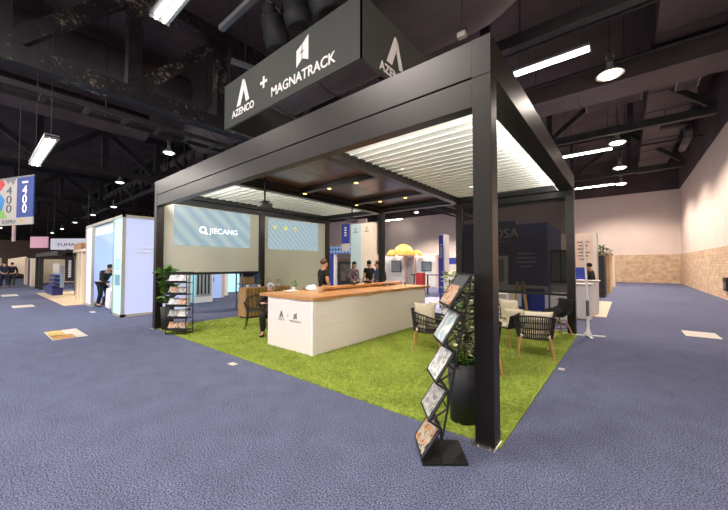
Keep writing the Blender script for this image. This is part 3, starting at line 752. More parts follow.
# magazine rack at the left
t = thing('magazine_rack', 'black wire magazine rack with five shelves at the left front corner', 'magazine rack', (-7.15, .18, .012), .62)
m = MB()
for (x, y) in ((-.24, -.13), (.24, -.13), (-.24, .13), (.24, .13)): m.cyl((x, y, 0), (x, y, 1.43), .01, n=8)
for z in (.02, 1.42): m.tube([(-.24, -.13, z), (.24, -.13, z), (.24, .13, z), (-.24, .13, z), (-.24, -.13, z)], .009, 6)
m.build('frame', M_black, t)
for k in range(5):
    z = .1+k*.27
    sh = MB().b2((-.24, -.13, z-.008), (.24, .13, z+.004)).b2((-.24, -.136, z-.008), (.24, -.13, z+.05)).build('shelf', M_black, t)
for k in range(5):
    z = .112+k*.27
    for j in range(2):
        m = MB(); m.box((0, 0, 0), (.215, .015, .16), bev=.002)
        o = m.build('magazine', BR[(k*2+j+4) % 5], None); ca, sa = math.cos(.62), math.sin(.62)
        lx, ly = -.115+.23*j, -.05; o.location = (-7.15+lx*ca-ly*sa, .18+lx*sa+ly*ca, z+.105); o.rotation_euler = (-.5, 0, .62)
        tag(o, ['magazine in the %s shelf of the wire rack, %s' % (['lowest', 'second lowest', 'middle', 'second highest', 'top'][k], ['left of two', 'right of two'][j])][0], 'magazine', 'magazines in the wire rack')

# ================================================================ floor marks
def sheet(name, lo, hi, z, m, label, cat):
    return tag(MB().b2((lo[0], lo[1], .0005), (hi[0], hi[1], z)).build(name, m), label, cat)
M_sheet = mat('white_sheet', (196, 188, 178), .6)
fs = thing('floor_sticker', 'printed yellow and cream floor sticker on the blue carpet at left', 'floor sticker', (-9.2, -1.49, 0))
MB().b2((-.66, -.29, .0005), (.66, .29, .004)).build('sheet', M_sheet, fs)
MB().b2((-.64, -.27, .004), (.2, .0, .0055)).build('print', mat('sticker_yellow', (225, 200, 110), .6, rgb2=(150, 110, 70), scale=9), fs)
MB().b2((.1, -.27, .004), (.64, .1, .0055)).build('print', mat('sticker_red', (205, 170, 90), .6, rgb2=(140, 70, 60), scale=12), fs)
sheet('floor_marker', (1.93, 7.35), (2.5, 8.15), .004, M_sheet, 'white paper marker on the carpet of the right aisle', 'floor marker')
sheet('floor_marker', (.07, 2.84), (.15, 2.94), .006, M_sheet, 'small white tag on the carpet at the right turf edge', 'floor marker')
sheet('floor_marker', (-4.14, -.24), (-3.98, -.14), .006, M_sheet, 'small white tag on the carpet in front of the bar', 'floor marker')
sheet('floor_marker', (-17.6, -1.9), (-16.6, -1.32), .004, M_sheet, 'white floor marker in the left aisle, nearer of two', 'floor marker')
sheet('floor_marker', (-24.6, -1.9), (-23.1, -1.32), .004, M_sheet, 'white floor marker in the left aisle, farther of two', 'floor marker')
sheet('floor_marker', (-13.3, -.34), (-12.9, -.2), .004, M_sheet, 'small white tag on the carpet before the glowing booth', 'floor marker')
# white tripod pole right of the pergola
t = thing('banner_pole', 'white telescopic banner pole on a cross base by the right corner post', 'banner pole', (.22, 5.95, 0))
MB().cyl((0, 0, .02), (0, 0, .9), .028).cyl((-.0, 0, .9), (-.05, 0, 2.25), .02).build('pole', M_white, t)
m = MB()
for a in (0, PI/2, PI, 1.5*PI): m.box((.17*math.cos(a+.3), .17*math.sin(a+.3), .012), (.3, .04, .02), rot=(0, 0, a+.3))
m.lathe([(0, .02), (.07, .02), (.05, .1), (.03, .2), (0, .2)], n=16)
m.build('base', M_white, t)
MB().cyl((0, 0, .45), (0, 0, .8), .032).build('clamp', M_greymetal, t)

# ================================================================ glowing white booth at the left
M_glow = mat('backlit_fabric', (180, 190, 225), .22, emit=.5, emcol=(196, 206, 244))
M_glow2 = mat('backlit_fabric_cyan', (170, 225, 240), .8, emit=.95, emcol=(150, 222, 240))
M_alu = mat('satin_aluminium', (190, 186, 170), .45, .3)
t = thing('light_box_booth', 'glowing white fabric light box booth at left with an open doorway', 'booth', (-11.0, 0, 0))
B = [(-5.0, -3.9), (-1.05, 0)]     # the two front panels, local x
hB = 3.15
def fpanel(lo, hi, m_, par, nm='light_panel'):
    return MB().b2(lo, hi).build(nm, m_, par)
fpanel((-4.95, .03, .08), (-3.95, .10, hB-.06), mat('backlit_fabric_lilac', (210, 196, 226), .8, emit=.6, emcol=(206, 192, 228)), t)
fpanel((-1.0, .03, .08), (-.05, .10, hB-.06), M_glow2, t)
fpanel((-.10, .05, .08), (-.03, 1.95, hB-.06), M_glow, t)
fpanel((-4.95, 1.9, .08), (-.05, 1.95, hB-.06), M_glow2, t)
fpanel((-4.97, .05, .08), (-4.9, 1.95, hB-.06), M_glow, t)
for (x, y) in ((-5, 0), (-3.95, 0), (-1.05, 0), (-.08, 0), (-.08, 1.92), (-5, 1.92)):
    MB().b2((x, y, 0), (x+.08, y+.08, hB)).build('frame_post', M_alu, t)
for (a, b) in (((-5, 0, hB-.08), (0, .08, hB)), ((-5, 1.92, hB-.08), (0, 2.0, hB)), ((-.08, 0, hB-.08), (0, 2, hB)), ((-5, 0, hB-.08), (-4.92, 2, hB)),
               ((-5, 0, 0), (-3.9, .12, .08)), ((-1.05, 0, 0), (0, .12, .08)), ((-.12, 0, 0), (.0, 2, .08))):
    MB().b2(a, b).build('frame_rail', M_alu, t)
fpanel((-3.9, .1, hB-.45), (-1.05, .16, hB-.1), mat('header_film', (205, 225, 232), .5, emit=.4), t, 'header')
m = MB()
for k in range(5): m.b2((-.85, .022, 1.75-k*.07), (-.35-.05*(k % 2), .03, 1.78-k*.07))
m.b2((-.85, .022, .95), (-.3, .03, 1.3)); m.build('printed_panel', mat('print_bluegrey', (130, 165, 190), .7), t)
m = MB(); m.box((-.02, .95, 2.0), (.012, 1.3, .03)); m.box((-.02, .75, 2.12), (.012, .7, .02)); m.build('glass_reveal', M_white, t)
m = MB()
m.box((0, 0, .36), (.42, .2, .7), rot=(0, .14, 0), bev=.05); m.tube([(-.02, 0, .7), (.0, 0, .82), (.2, 0, .8), (.22, 0, .68)], .012)
tag(m.build('white_case', M_white, loc=(-13.5, .3, .02), rotz=.1), 'white case beside the person bending in the glowing booth', 'case')
tag(MB().box((0, 0, .18), (.3, .4, .36), bev=.08).build('bag', M_black, loc=(-15.1, .6, 0)), 'dark bag on the floor inside the glowing booth', 'bag')

# ================================================================ booths down the left aisle
def dress(name, label, cat, parts, loc=(0, 0, 0)):
    t = thing(name, label, cat, loc)
    for nm, lo, hi, m_ in parts: MB().b2(lo, hi).build(nm, m_, t)
    return t
t = dress('exhibit_pavilion', 'black framed pavilion lined with pale wood down the left aisle', 'pavilion', [
    ('post', (-29.6, -.2, 0), (-29.4, .0, 2.2), M_black), ('post', (-27.9, -.2, 0), (-27.7, .0, 2.2), M_black), ('post', (-27.6, 3.6, 0), (-27.3, 3.9, 2.2), M_black),
    ('roof_beam', (-29.6, -.2, 2.08), (-21.0, .1, 2.3), M_black), ('roof', (-29.6, .1, 2.2), (-21.0, 4, 2.35), M_black), ('wood_wall', (-27.5, 3.9, 0), (-19.8, 4.0, 2.2), M_oak), ('inner_post', (-24, 3.8, 0), (-23.8, 3.9, 2.2), M_black), ('ceiling_lamp', (-26.5, 1.4, 2.14), (-21, 1.8, 2.2), mat('booth_lamp', (255, 240, 210), .5, emit=22))])
dress('display_rack', 'blue display rack with white headed shelves on the beige booth floor', 'rack', [
    ('base', (-24.3, -.25, 0), (-21.9, .15, .42), M_navy), ('back', (-23.6, .0, .42), (-21.6, .15, 1.55), mat('pale_blue', (150, 170, 200), .6)), ('header', (-23.6, -.04, 1.15), (-21.6, .0, 1.65), M_sheet),
    ('shelf', (-23.5, -.2, .5), (-21.7, .0, .62), M_navy), ('shelf', (-23.5, -.2, .72), (-21.7, .0, .84), M_navy), ('shelf', (-23.5, -.2, .94), (-21.7, .0, 1.06), M_navy)])
t = thing('feather_flag', 'black feather flag with white vertical lettering in the left booth', 'flag', (-21.3, .3, 0), .7)
m = MB(); pts = [(-.38, 0, 2.1), (-.3, 0, 2.3), (-.1, 0, 2.38), (.15, 0, 2.2), (.26, 0, 1.8), (.26, 0, .75), (-.22, 0, .75), (-.24, 0, 1.9)]
m.prism(pts, (0, .02, 0)); m.build('flag_cloth', M_black, t)
MB().tube([(.28, 0, 0), (.28, 0, 1.8), (.17, 0, 2.22), (-.1, 0, 2.4), (-.32, 0, 2.32)], .02).build('pole', M_greymetal, t)
m = MB()
for k in range(9): m.b2((-.05, -.012, .95+k*.1), (.09, -.004, 1.02+k*.1))
m.build('lettering', M_signtxt, t)
dress('beige_booth', 'beige walled booth next to the glowing light box booth', 'booth', [
    ('wall', (-18.4, .1, 0), (-16.1, .25, 2.15), M_beige), ('wall', (-18.4, .1, 0), (-18.25, 3, 2.15), M_beige), ('post', (-17.55, .02, 0), (-17.4, .1, 2.15), M_cream), ('post', (-16.9, .02, 0), (-16.75, .1, 2.15), M_cream), ('top_rail', (-18.5, .0, 2.15), (-16.0, .25, 2.25), M_cream)])
tag(MB().b2((-21.7, .5, 2.1), (-19.9, 1.4, 2.68)).build('wooden_box', M_oak), 'pale wooden crate set above the beige booth wall', 'crate')
tag(MB().b2((-24.5, -.6, .0), (-16.0, 3.4, .012)).build('booth_floor', mat('beige_vinyl', (214, 192, 160), .5)), 'beige floor covering of the booth before the glowing light box', 'booth floor')
t = thing('hanging_banner', 'white hanging banner lettered YUMA above the left booths', 'hanging banner', (-31.4, 1.75, 0), .6)
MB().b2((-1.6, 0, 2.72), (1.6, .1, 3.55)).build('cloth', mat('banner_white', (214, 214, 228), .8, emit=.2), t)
text('lettering', 'YUMA', .34, M_black, t, (-.35, -.01, 2.98), FRONT, .004, sx=1.6)
for q_ in (-1.4, 1.4): MB().cyl((q_, .05, 3.55), (q_, .05, 11.2), .015).build('cable', M_black, t)
t = thing('hanging_banner', 'pink hanging banner left of the white lettered one', 'hanging banner', (-45.8, 1.45, 0), .6)
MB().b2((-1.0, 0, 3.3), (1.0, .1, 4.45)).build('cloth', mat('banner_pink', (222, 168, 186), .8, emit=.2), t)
for q_ in (-.9, .9): MB().cyl((q_, .05, 4.4), (q_, .05, 11.2), .02).build('cable', M_black, t)
dress('cream_booth', 'cream walled booth beyond the black framed pavilion', 'booth', [
    ('wall', (-38, -.1, 0), (-32.6, .1, 2.05), M_cream), ('post', (-36.2, -.2, 0), (-35.9, -.1, 2.1), M_beige), ('wall', (-38, .1, 0), (-37.8, 4, 2.05), M_cream), ('post', (-34.2, -.2, 0), (-33.9, -.1, 2.0), mat('plum', (110, 84, 110), .7))])
dress('far_booth', 'brightly lit cream booth at the far end of the left aisle', 'booth', [
    ('wall', (-75, -1.0, 0), (-52, -.8, 2.3), M_beige), ('light_wall', (-90, 1.5, .3), (-60, 1.7, 2.6), mat('lit_wall', (250, 226, 196), .6, emit=.35)), ('counter', (-60, -1.6, 0), (-52, -1.1, 1.1), M_cream)])
dress('far_wall', 'long brown partition closing off the far left of the hall', 'partition', [('panel', (-110, -30, 0), (-109, 20, 7.2), mat('brown_drape', (150, 122, 110), .9)), ('rail', (-109.2, -30, 7.2), (-108.8, 20, 7.5), M_black)])

# 400 aisle sign
t = thing('aisle_sign', 'hanging aisle sign with a colourful left half and blue right half reading 400', 'aisle sign', (-17.3, -1.9, 3.12))
dx = Vector((.933, .36, 0)); ang = math.atan2(.36, .933)
t.rotation_euler = (0, 0, ang)
MB().b2((-1.6, -.02, .28), (.16, .02, 1.8)).build('panel', mat('sign_cream', (172, 166, 158), .7), t)
MB().b2((-1.6, -.02, 0), (1.17, .02, .28)).build('footer', mat('sign_cream2', (166, 160, 154), .7), t)
MB().b2((.16, -.02, .28), (1.17, .02, 1.8)).build('blue_panel', mat('sign_blue', (48, 68, 132), .7), t)
MB().b2((-1.6, -.03, 1.8), (1.2, .03, 1.86)).build('top_bar', M_greymetal, t)
m = MB(); m.prism([(-1.3, -.025, .9), (-.85, -.025, 1.25), (-.6, -.025, 1.0), (-.75, -.025, .6), (-1.3, -.025, .6)], (0, .004, 0)); m.build('blue_shape', mat('shape_blue', (50, 130, 190), .7), t)
m = MB(); m.prism([(-1.3, -.025, .3), (-.4, -.025, .3), (-.9, -.025, .75), (-1.3, -.025, .62)], (0, .004, 0)); m.build('green_shape', mat('shape_green', (120, 175, 80), .7), t)
m = MB(); m.prism([(-1.3, -.025, 1.4), (-.85, -.025, 1.4), (-.6, -.025, 1.62), (-.75, -.025, 1.8), (-1.3, -.025, 1.8)], (0, .004, 0)); m.build('red_shape', mat('shape_red', (190, 60, 60), .7), t)
m = MB(); m.prism([(-.62, -.025, 1.8), (-.4, -.025, 1.62), (-.25, -.025, 1.72), (-.08, -.025, 1.55), (.1, -.025, 1.8)], (0, .004, 0)); m.build('grey_shape', M_greymetal, t)
for k, ch in enumerate('400'):
    text('numeral', ch, .44, mat('ink_grey', (60, 62, 90), .7), t, (-.32, -.024, 1.2-k*.35), FRONT, .003, sx=1.7)
    text('numeral', ch, .46, M_signtxt, t, (.66, -.024, 1.16-k*.35), FRONT, .003, sx=1.25, offset=.008)
MB().b2((.48, -.025, 1.58), (.84, -.02, 1.65)).build('dash', M_signtxt, t)
text('lettering', 'EXPO', .2, mat('ink_grey', (60, 62, 90)), t, (-.3, -.024, .07), FRONT, .003, sx=1.7)
MB().b2((.42, -.025, .1), (.6, -.02, .2)).build('emblem', mat('gold', (190, 150, 60)), t)
MB().b2((-.08, -.02, -.62), (.08, .02, -.02)).build('hanging_tab', mat('tab', (200, 170, 130), .7, rgb2=(120, 110, 140), scale=7), t)
for q_ in (-1.2, .2): MB().cyl((q_, 0, 1.86), (q_, 0, 8.08), .01).build('cable', M_black, t)

# ================================================================ behind the left screens
def louver_unit(label, x, y0, y1, h):
    t = thing('display_unit', label, 'display stand', (x, y0, 0)); L = y1-y0
    MB().b2((-.5, 0, 0), (0, L, h)).build('body', M_white, t)
    MB().b2((0, .08*L, .25), (.01, .92*L, h-.25)).build('inset', mat('pale_grey', (180, 184, 184), .6), t)
    for k in range(4): MB().b2((.01, (.14+k*.2)*L, .35), (.04, (.14+k*.2)*L+.05*L, h-.3)).build('louver_sample', M_black, t)
    return t
louver_unit('white display stand with dark vertical louver samples beyond the turf', -13.0, 3.0, 3.75, 1.85)
t = dress('lit_wall', 'pale blue glowing booth wall with vertical lettering behind the left screens', 'booth wall', [
    ('panel', (-14.6, 3.75, 0), (-14.4, 4.85, 2.9), mat('backlit_blue', (150, 176, 226), .5, emit=.5, emcol=(160, 186, 236))), ('side', (-15.2, 4.85, 0), (-14.4, 5.0, 2.9), M_sheet), ('panel', (-15.4, 5.0, 0), (-15.2, 5.6, 2.9), M_white), ('glow_column', (-17.3, 5.9, 0), (-17.1, 7.3, 3.3), M_glow2), ('glow_column', (-17.3, 4.6, 2.2), (-17.1, 5.9, 3.3), M_glow2)])
o = text('lettering', 'JUNG', .4, M_blue, t, (-14.38, 4.2, 1.25), (0, PI/2, 0), .004)
o.rotation_euler = (PI/2, PI/2, PI/2)
t = dress('storage_shelf', 'metal shelf with boxes beyond the wooden cabinet', 'shelf', [
    ('shelf_board', (-9.95, 3.1, .9), (-9.5, 4.9, .93), M_greymetal), ('shelf_board', (-9.95, 3.1, .45), (-9.5, 4.9, .48), M_greymetal), ('post', (-9.95, 3.1, 0), (-9.91, 3.14, 1.5), M_greymetal), ('post', (-9.55, 3.1, 0), (-9.51, 3.14, 1.5), M_greymetal), ('post', (-9.95, 4.86, 0), (-9.91, 4.9, 1.5), M_greymetal), ('shelf_board', (-9.95, 3.1, 1.35), (-9.5, 4.9, 1.38), M_greymetal)])
tag(MB().box((0, 0, .15), (.36, .4, .3), bev=.02).build('blue_crate', M_blue, loc=(-9.7, 3.95, .93)), 'blue crate on the metal shelf beyond the wooden cabinet', 'crate')
tag(MB().box((0, 0, .12), (.3, .4, .24), bev=.01).build('cardboard_box', M_oak, loc=(-9.72, 3.42, .93)), 'tan cardboard box beside the blue crate on the shelf', 'box')
tag(MB().box((0, 0, .1), (.3, .3, .2), bev=.02).build('dark_box', M_black, loc=(-9.72, 3.35, .48)), 'dark box on the middle board of the metal shelf', 'box')

# ================================================================ booths behind the pergola
t = dress('banner_tower', 'tall two tone tower panel, pale teal and cream, behind the pergola', 'tower', [
    ('teal_panel', (-10.55, 10, 0), (-9.84, 10.35, 3.76), mat('pale_teal', (178, 198, 196), .7)), ('cream_panel', (-9.84, 10, 0), (-9.06, 10.35, 3.76), mat('warm_cream', (226, 208, 184), .7))])
text('lettering', 'ARRIS', .12, M_grey_print, t, (-10.2, 9.995, 3.3), FRONT, .002); text('lettering', 'SURE', .12, M_grey_print, t, (-9.45, 9.995, 3.3), FRONT, .002)
m = MB(); m.ball((-10.2, 9.995, 3.5), .05, (1, .1, 1)); m.ball((-9.45, 9.995, 3.5), .05, (1, .1, 1)); m.build('emblem', M_grey_print, t)
t = thing('blue_flag_banner', 'blue banner over white behind the pale tower', 'banner', (-13.95, 12.9, 0))
MB().b2((0, 0, 3.0), (.68, .04, 4.3)).build('blue_cloth', M_blue, t); MB().b2((0, .0, 2.5), (.68, .04, 3.0)).build('white_cloth', M_sheet, t)
m = MB()
for k in range(4): m.b2((.25, -.01, 3.5+k*.17), (.45, 0, 3.6+k*.17))
m.build('lettering', M_signtxt, t); MB().cyl((.34, .02, 4.3), (.34, .02, 8.5), .012).build('cable', M_black, t)
def checker():
    m = bpy.data.materials.new('blue_checker'); m.use_nodes = True; nt = m.node_tree; b = nt.nodes['Principled BSDF']
    c = nt.nodes.new('ShaderNodeTexChecker'); c.inputs['Scale'].default_value = 5; c.inputs[1].default_value = srgb((44, 84, 160)); c.inputs[2].default_value = srgb((150, 180, 215))
    tc = nt.nodes.new('ShaderNodeTexCoord'); mp = nt.nodes.new('ShaderNodeMapping'); mp.inputs['Rotation'].default_value = (0, .78, 0)
    nt.links.new(tc.outputs['Object'], mp.inputs[0]); nt.links.new(mp.outputs[0], c.inputs[0]); nt.links.new(c.outputs[0], b.inputs['Base Color']); return m
dress('bar_booth', 'dark booth with blue checked awning behind the seated end of the pergola', 'booth', [
    ('awning', (-15.2, 12.95, 2.33), (-13.1, 13.5, 2.85), checker()), ('back_wall', (-15.2, 15.2, 0), (-12.6, 15.3, 2.3), M_beige), ('cabinet', (-14.6, 13.2, 0), (-13.0, 14, 1.8), M_black), ('blue_post', (-15.15, 13.0, 0), (-14.85, 13.3, 2.33), M_blue), ('white_post', (-14.8, 13.0, 0), (-14.65, 13.2, 2.33), M_white), ('picture', (-14.3, 13.17, .5), (-13.4, 13.2, 1.6), mat('smoky_picture', (96, 84, 74), .4, rgb2=(40, 34, 32), scale=3)), ('post', (-13.15, 13.0, 0), (-13.0, 13.2, 2.33), M_white)])
t = dress('drape_booth', 'tall rosy grey drapes hanging behind the checked awning', 'drape', [('cord', (-17.6, 15.53, 5.0), (-17.57, 15.56, 11.19), M_black), ('cord', (-14.5, 15.53, 5.0), (-14.47, 15.56, 11.19), M_black), ('drape', (-20.5, 15.5, 2.6), (-13.9, 15.6, 5.0), mat('rosy_drape', (160, 140, 138), .9, var=.15, scale=2.5, stretch=(6, 1, .2)))])
# white walled showroom with orange domes
M_show = mat('showroom_white', (222, 224, 222), .6)
t = dress('showroom_booth', 'white showroom booth with dark windows and spot lamps at the back', 'booth', [
    ('wall', (-14.2, 18, 0), (-9.3, 18.2, 2.25), M_show), ('pier', (-14.2, 17.8, 0), (-14.0, 18, 2.3), M_white), ('pier', (-12.05, 17.7, 0), (-11.9, 18, 2.25), mat('pinkish', (222, 190, 178), .6)), ('pier', (-11.3, 17.7, 0), (-11.15, 18, 2.25), mat('pinkish', (222, 190, 178), .6)), ('pier', (-9.45, 17.7, 0), (-9.3, 18, 2.25), mat('pinkish', (222, 190, 178), .6)), ('door_opening', (-11.85, 17.98, 0), (-11.35, 18.0, 2.1), mat('pale_grey', (180, 184, 184), .6))])
for (x0, x1_, z0, z1) in ((-13.35, -12.45, 1.0, 1.9), (-10.7, -9.9, 1.12, 1.82)):
    f_ = MB().b2((x0, 17.95, z0), (x1_, 18.0, z1)).build('window_frame', mat('slate', (74, 82, 90), .5), t)
    MB().b2((x0+.07, 17.94, z0+.07), (x1_-.07, 17.95, z1-.07)).build('pane', mat('window_grey', (120, 132, 140), .3), f_)
m = MB()
for x in (-13.95, -12.6, -10.9, -10.2): 
    b_ = MB().cyl((x, 17.6, 2.2), (x, 17.6, 2.3), .07).build('spot_lamp', M_lamp_far, t)
MB().b2((-14.3, 17.6, 2.3), (-9.2, 17.66, 2.36)).build('lamp_rail', M_white, t)
M_or = mat('orange_dome', (240, 180, 84), .5)
def dome(x, y, z, r, label):
    pr = [(r*math.cos(a*PI/16), r*math.sin(a*PI/16)*1.05) for a in range(9)]
    o = MB().lathe(pr+[(0, -.0)], n=32); o = o.build('orange_dome', M_or, None, True, loc=(x, y, z)); tag(o, label, 'dome lamp')
dome(-11.75, 17.2, 2.28, .78, 'large orange dome above the white showroom booth')
dome(-12.9, 17.4, 2.28, .42, 'small orange dome left of the large one')
dome(-10.75, 17.5, 2.26, .36, 'small orange dome right of the large one')
tag(MB().b2((-7.72, 12, 0), (-7.34, 12.35, 1.16)).build('red_podium', mat('deep_red', (168, 42, 46), .6)), 'red podium between the bar end and the white showroom', 'podium')
t = thing('high_table', 'small black table set with stools beside the red podium', 'table', (-7.9, 12.9, 0))
MB().b2((-.5, -.3, 1.02), (1.3, .3, 1.06)).build('tabletop', M_black, t)
for x in (-.45, .4, 1.25): MB().b2((x-.03, -.03, 0), (x+.03, .03, 1.02)).build('leg', M_black, t)
dress('blue_booth', 'blue walled booth behind the white sign pillar', 'booth', [
    ('wall', (-7.4, 14, 0), (-5.3, 14.1, 1.98), M_blue), ('plinth', (-6.9, 13.5, 0), (-5.4, 13.95, .9), M_white), ('shelf', (-6.8, 13.6, 1.25), (-5.6, 13.95, 1.3), M_white), ('white_panel', (-6.75, 13.97, .9), (-5.7, 14.0, 1.62), M_sheet)])
t = dress('sign_pillar', 'slim white sign pillar with a blue lettered front beyond the armchair', 'sign pillar', [
    ('body', (-4.42, 8.02, 0), (-4.26, 8.5, 2.72), M_white), ('blue_face', (-4.42, 7.99, 0), (-4.265, 8.02, 2.68), mat('violet_blue', (70, 72, 190), .6))])
text('lettering', 'SUNDIAL', .13, M_signtxt, t, (-4.37, 7.98, 2.1), (PI/2, PI/2, 0), .003)
tag(MB().b2((-6.6, 6.6, .0), (-3.3, 11.5, .012)).build('lavender_mat', mat('lavender_floor', (150, 156, 190), .6)), 'pale lavender floor mat behind the end of the bar', 'floor mat')
# dark booth seen through the black mesh screen
t = dress('window_booth', 'navy booth with white lettering seen through the black mesh screen', 'booth', [
    ('wall', (-3.6, 8.3, .0), (-1.86, 8.45, 3.05), M_navy), ('wall', (-1.86, 8.3, .0), (-.95, 8.45, 2.92), M_blue), ('side_wall', (-1.05, 8.45, 0), (-.95, 11, 2.9), M_navy), ('base_panel', (-3.6, 8.27, 0), (-.95, 8.3, .95), M_white), ('counter', (-.95, 8.6, 0), (.1, 9.2, .98), M_white), ('counter_top', (-1.0, 8.55, .98), (.12, 9.22, 1.03), M_sheet)])
text('lettering', 'POSA', .42, M_signtxt, t, (-2.28, 8.28, 2.5), FRONT, .006)
m = MB(); m.b2((-2.9, 8.28, 2.36), (-2.2, 8.29, 2.38)); m.build('rule', M_signtxt, t)
m = MB()
for k, (a_, b_) in enumerate(((-1.8, -1.35), (-1.85, -1.25), (-1.85, -1.25), (-1.7, -1.4))): m.b2((a_, 8.285, 1.95-k*.14), (b_, 8.295, 1.98-k*.14))
m.build('small_print', M_signtxt, t)
f_ = MB().b2((-2.75, 8.24, .9), (-2.1, 8.29, 1.9)).build('white_window', M_white, t); MB().b2((-2.62, 8.23, 1.05), (-2.22, 8.245, 1.78)).build('pane', mat('window_grey', (120, 132, 140)), f_)
t = thing('display_window', 'black framed display window standing on the counter behind the mesh screen', 'window sample', (-.72, 8.75, 1.03))
f_ = MB(); f_.b2((-.3, 0, 0), (.42, .08, .08)); f_.b2((-.3, 0, .95), (.42, .08, 1.03)); f_.b2((-.3, 0, 0), (-.2, .08, 1.03)); f_.b2((.34, 0, 0), (.42, .08, 1.03)); f_.b2((.02, 0, 0), (.08, .08, 1.03)); f_.build('frame', M_black, t)
MB().b2((-.2, .03, .08), (.34, .05, .95)).build('pane', mat('window_grey', (120, 132, 140)), t)
t = thing('display_easel', 'yellow wood easel legs against a blue panel below the mesh screen', 'easel', (-1.55, 7.5, 0))
MB().cyl((-.25, 0, 0), (-.1, .1, 1.1), .04).cyl((.2, 0, 0), (.05, .1, 1.1), .04).build('legs', mat('yellow_wood', (216, 178, 96), .6), t)
MB().b2((.0, .12, .25), (.62, .16, .9)).build('panel', M_blue, t)
t = dress('white_cabinet', 'low white cabinet with a grey handle left of the back right post', 'cabinet', [
    ('body', (-.75, 7.5, 0), (-.2, 8.0, .8), M_white), ('handle', (-.62, 7.48, .62), (-.35, 7.5, .65), M_greymetal)])
tag(MB().b2((-2.9, 6.9, 0), (-1.8, 7.2, .75)).build('white_bench', M_white), 'long low white bench behind the wide armchair', 'bench')

# ================================================================ booths right of the pergola
t = dress('reception_desk', 'white reception desk of two cabinets right of the pergola', 'desk', [
    ('body', (-.75, 9.85, 0), (.2, 10.35, 1.05), M_white), ('top', (-.8, 9.8, 1.05), (.24, 10.4, 1.09), M_sheet), ('seam', (-.2, 9.845, 0), (-.185, 9.85, 1.03), M_greymetal)])
for x in (-.32, -.05): MB().b2((x-.06, 9.83, .66), (x+.06, 9.85, .7)).build('handle', mat('dull_red', (130, 60, 60), .5), t)
tag(MB().b2((-.75, 9.3, 0), (.42, 14.5, .012)).build('tile_floor', mat('cream_tile', (186, 168, 140), .4)), 'cream tiled floor strip beside the right aisle', 'booth floor')
t = dress('sign_wall', 'tall tan sign wall with printed heading above the white desk', 'sign wall', [
    ('face', (-1.3, 12.8, 0), (-.1, 12.84, 2.88), mat('tan_print', (196, 174, 156), .7)), ('side', (-.1, 12.78, 0), (.02, 13.6, 2.9), M_sheet), ('back', (-1.3, 12.84, 0), (-.1, 13.0, 2.86), M_white)])
m = MB()
for k in range(6): m.b2((-.62+.05*(k % 2), 12.79, 2.5-k*.14), (-.2-.06*(k % 3), 12.8, 2.54-k*.14))
m.build('small_print', mat('brown_ink', (120, 84, 80), .7), t)
tag(MB().b2((-.6, 11.9, 1.0), (-.25, 11.95, 1.5)).build('blue_poster', M_blue), 'small blue panel left of the person behind the white desk', 'panel')
tag(MB().b2((-.6, 11.5, 0), (-.25, 11.9, 1.0)).build('poster_plinth', M_white), 'white plinth under the small blue panel', 'plinth')
t = dress('black_booth', 'narrow black booth wall beside the right aisle', 'booth', [('panel', (-.6, 16.6, 0), (.1, 18.6, 2.05), M_black)])
m = MB(); leaves(m, (0, 0, 0), 90, .35, .5, .05, .16, random.Random(8), .4)
tag(m.build('hanging_greenery', M_green, loc=(-.05, 17.4, 2.05)), 'green foliage on top of the narrow black booth', 'foliage')
t = dress('wood_booth', 'pale wood booth wall beyond the narrow black one', 'booth', [('wall', (-.5, 19.6, 0), (.2, 24, 2.2), M_oak), ('post', (.2, 19.6, 0), (.26, 19.75, 2.25), M_beige), ('post', (.2, 21.6, 0), (.26, 21.75, 2.25), M_beige), ('roof', (-.6, 19.5, 2.2), (.28, 24.1, 2.28), M_beige)])
tag(MB().b2((-.2, 26, 0), (.3, 30, 2.1)).build('far_partition', M_beige), 'plain beige partition farthest along the right aisle', 'partition')
t = thing('wall_box', 'small black box fixed low on the stone wall at the right edge', 'wall box', (4.42, 18.5, .42))
MB().b2((-.1, -.3, 0), (0, .3, .6)).build('body', M_black, t); MB().b2((-.11, -.2, .1), (-.1, .2, .4)).build('face', M_greymetal, t)

# ================================================================ lamps of the hall
def high_bay(x, y, label, z=8.0, far=False, power=None, grp=None, s=1.0):
    t = thing('high_bay_lamp', label, 'high bay lamp', (x, y, z), group=grp)
    MB().lathe([(.07*s, .42), (.09*s, .26), (.16*s, .18), (.33*s, .02), (.34*s, 0), (.31*s, 0), (.14*s, .15), (.0, .17)], n=24).build('reflector', M_alu, t, True)
    MB().lathe([(0, .03), (.26*s, .02), (.2*s, -.05), (0, -.07)], n=20).build('bulb', M_lamp if not far else M_lamp_far, t, True)
    MB().cyl((0, 0, .42), (0, 0, .62), .09).box((0, 0, .68), (.24, .16, .14)).build('ballast', M_greymetal, t)
    MB().cyl((0, 0, .7), (0, 0, 11.19-z), .015, n=6).build('cord', M_black, t)
    if power:
        l = bpy.data.lights.new('high_bay_light', 'SPOT'); l.energy = power; l.color = (1, .86, .76); l.spot_size = 2.5; l.spot_blend = .5; l.shadow_soft_size = .25
        o = bpy.data.objects.new('high_bay_light', l); COL.objects.link(o); o.parent = t; o.location = (0, 0, -.12)
    return t
rn = ['nearest', 'second nearest', 'third nearest', 'farthest']
for k, (x, y) in enumerate(((.61, 10.58), (.68, 18.49), (.71, 24.17), (.72, 29.65))): high_bay(x, y, 'round high bay lamp over the right aisle, %s of its row' % rn[k], power=2700, s=1.2)
rn = ['nearest', 'second nearest', 'third', 'fourth', 'fifth', 'farthest']
high_bay(-19.3, 4.13, 'round high bay lamp left of the pergola roof, nearest on the left', far=True, power=1600)
high_bay(-29.6, 4.3, 'round high bay lamp just above the glowing booth, second on the left', far=True, power=1600)
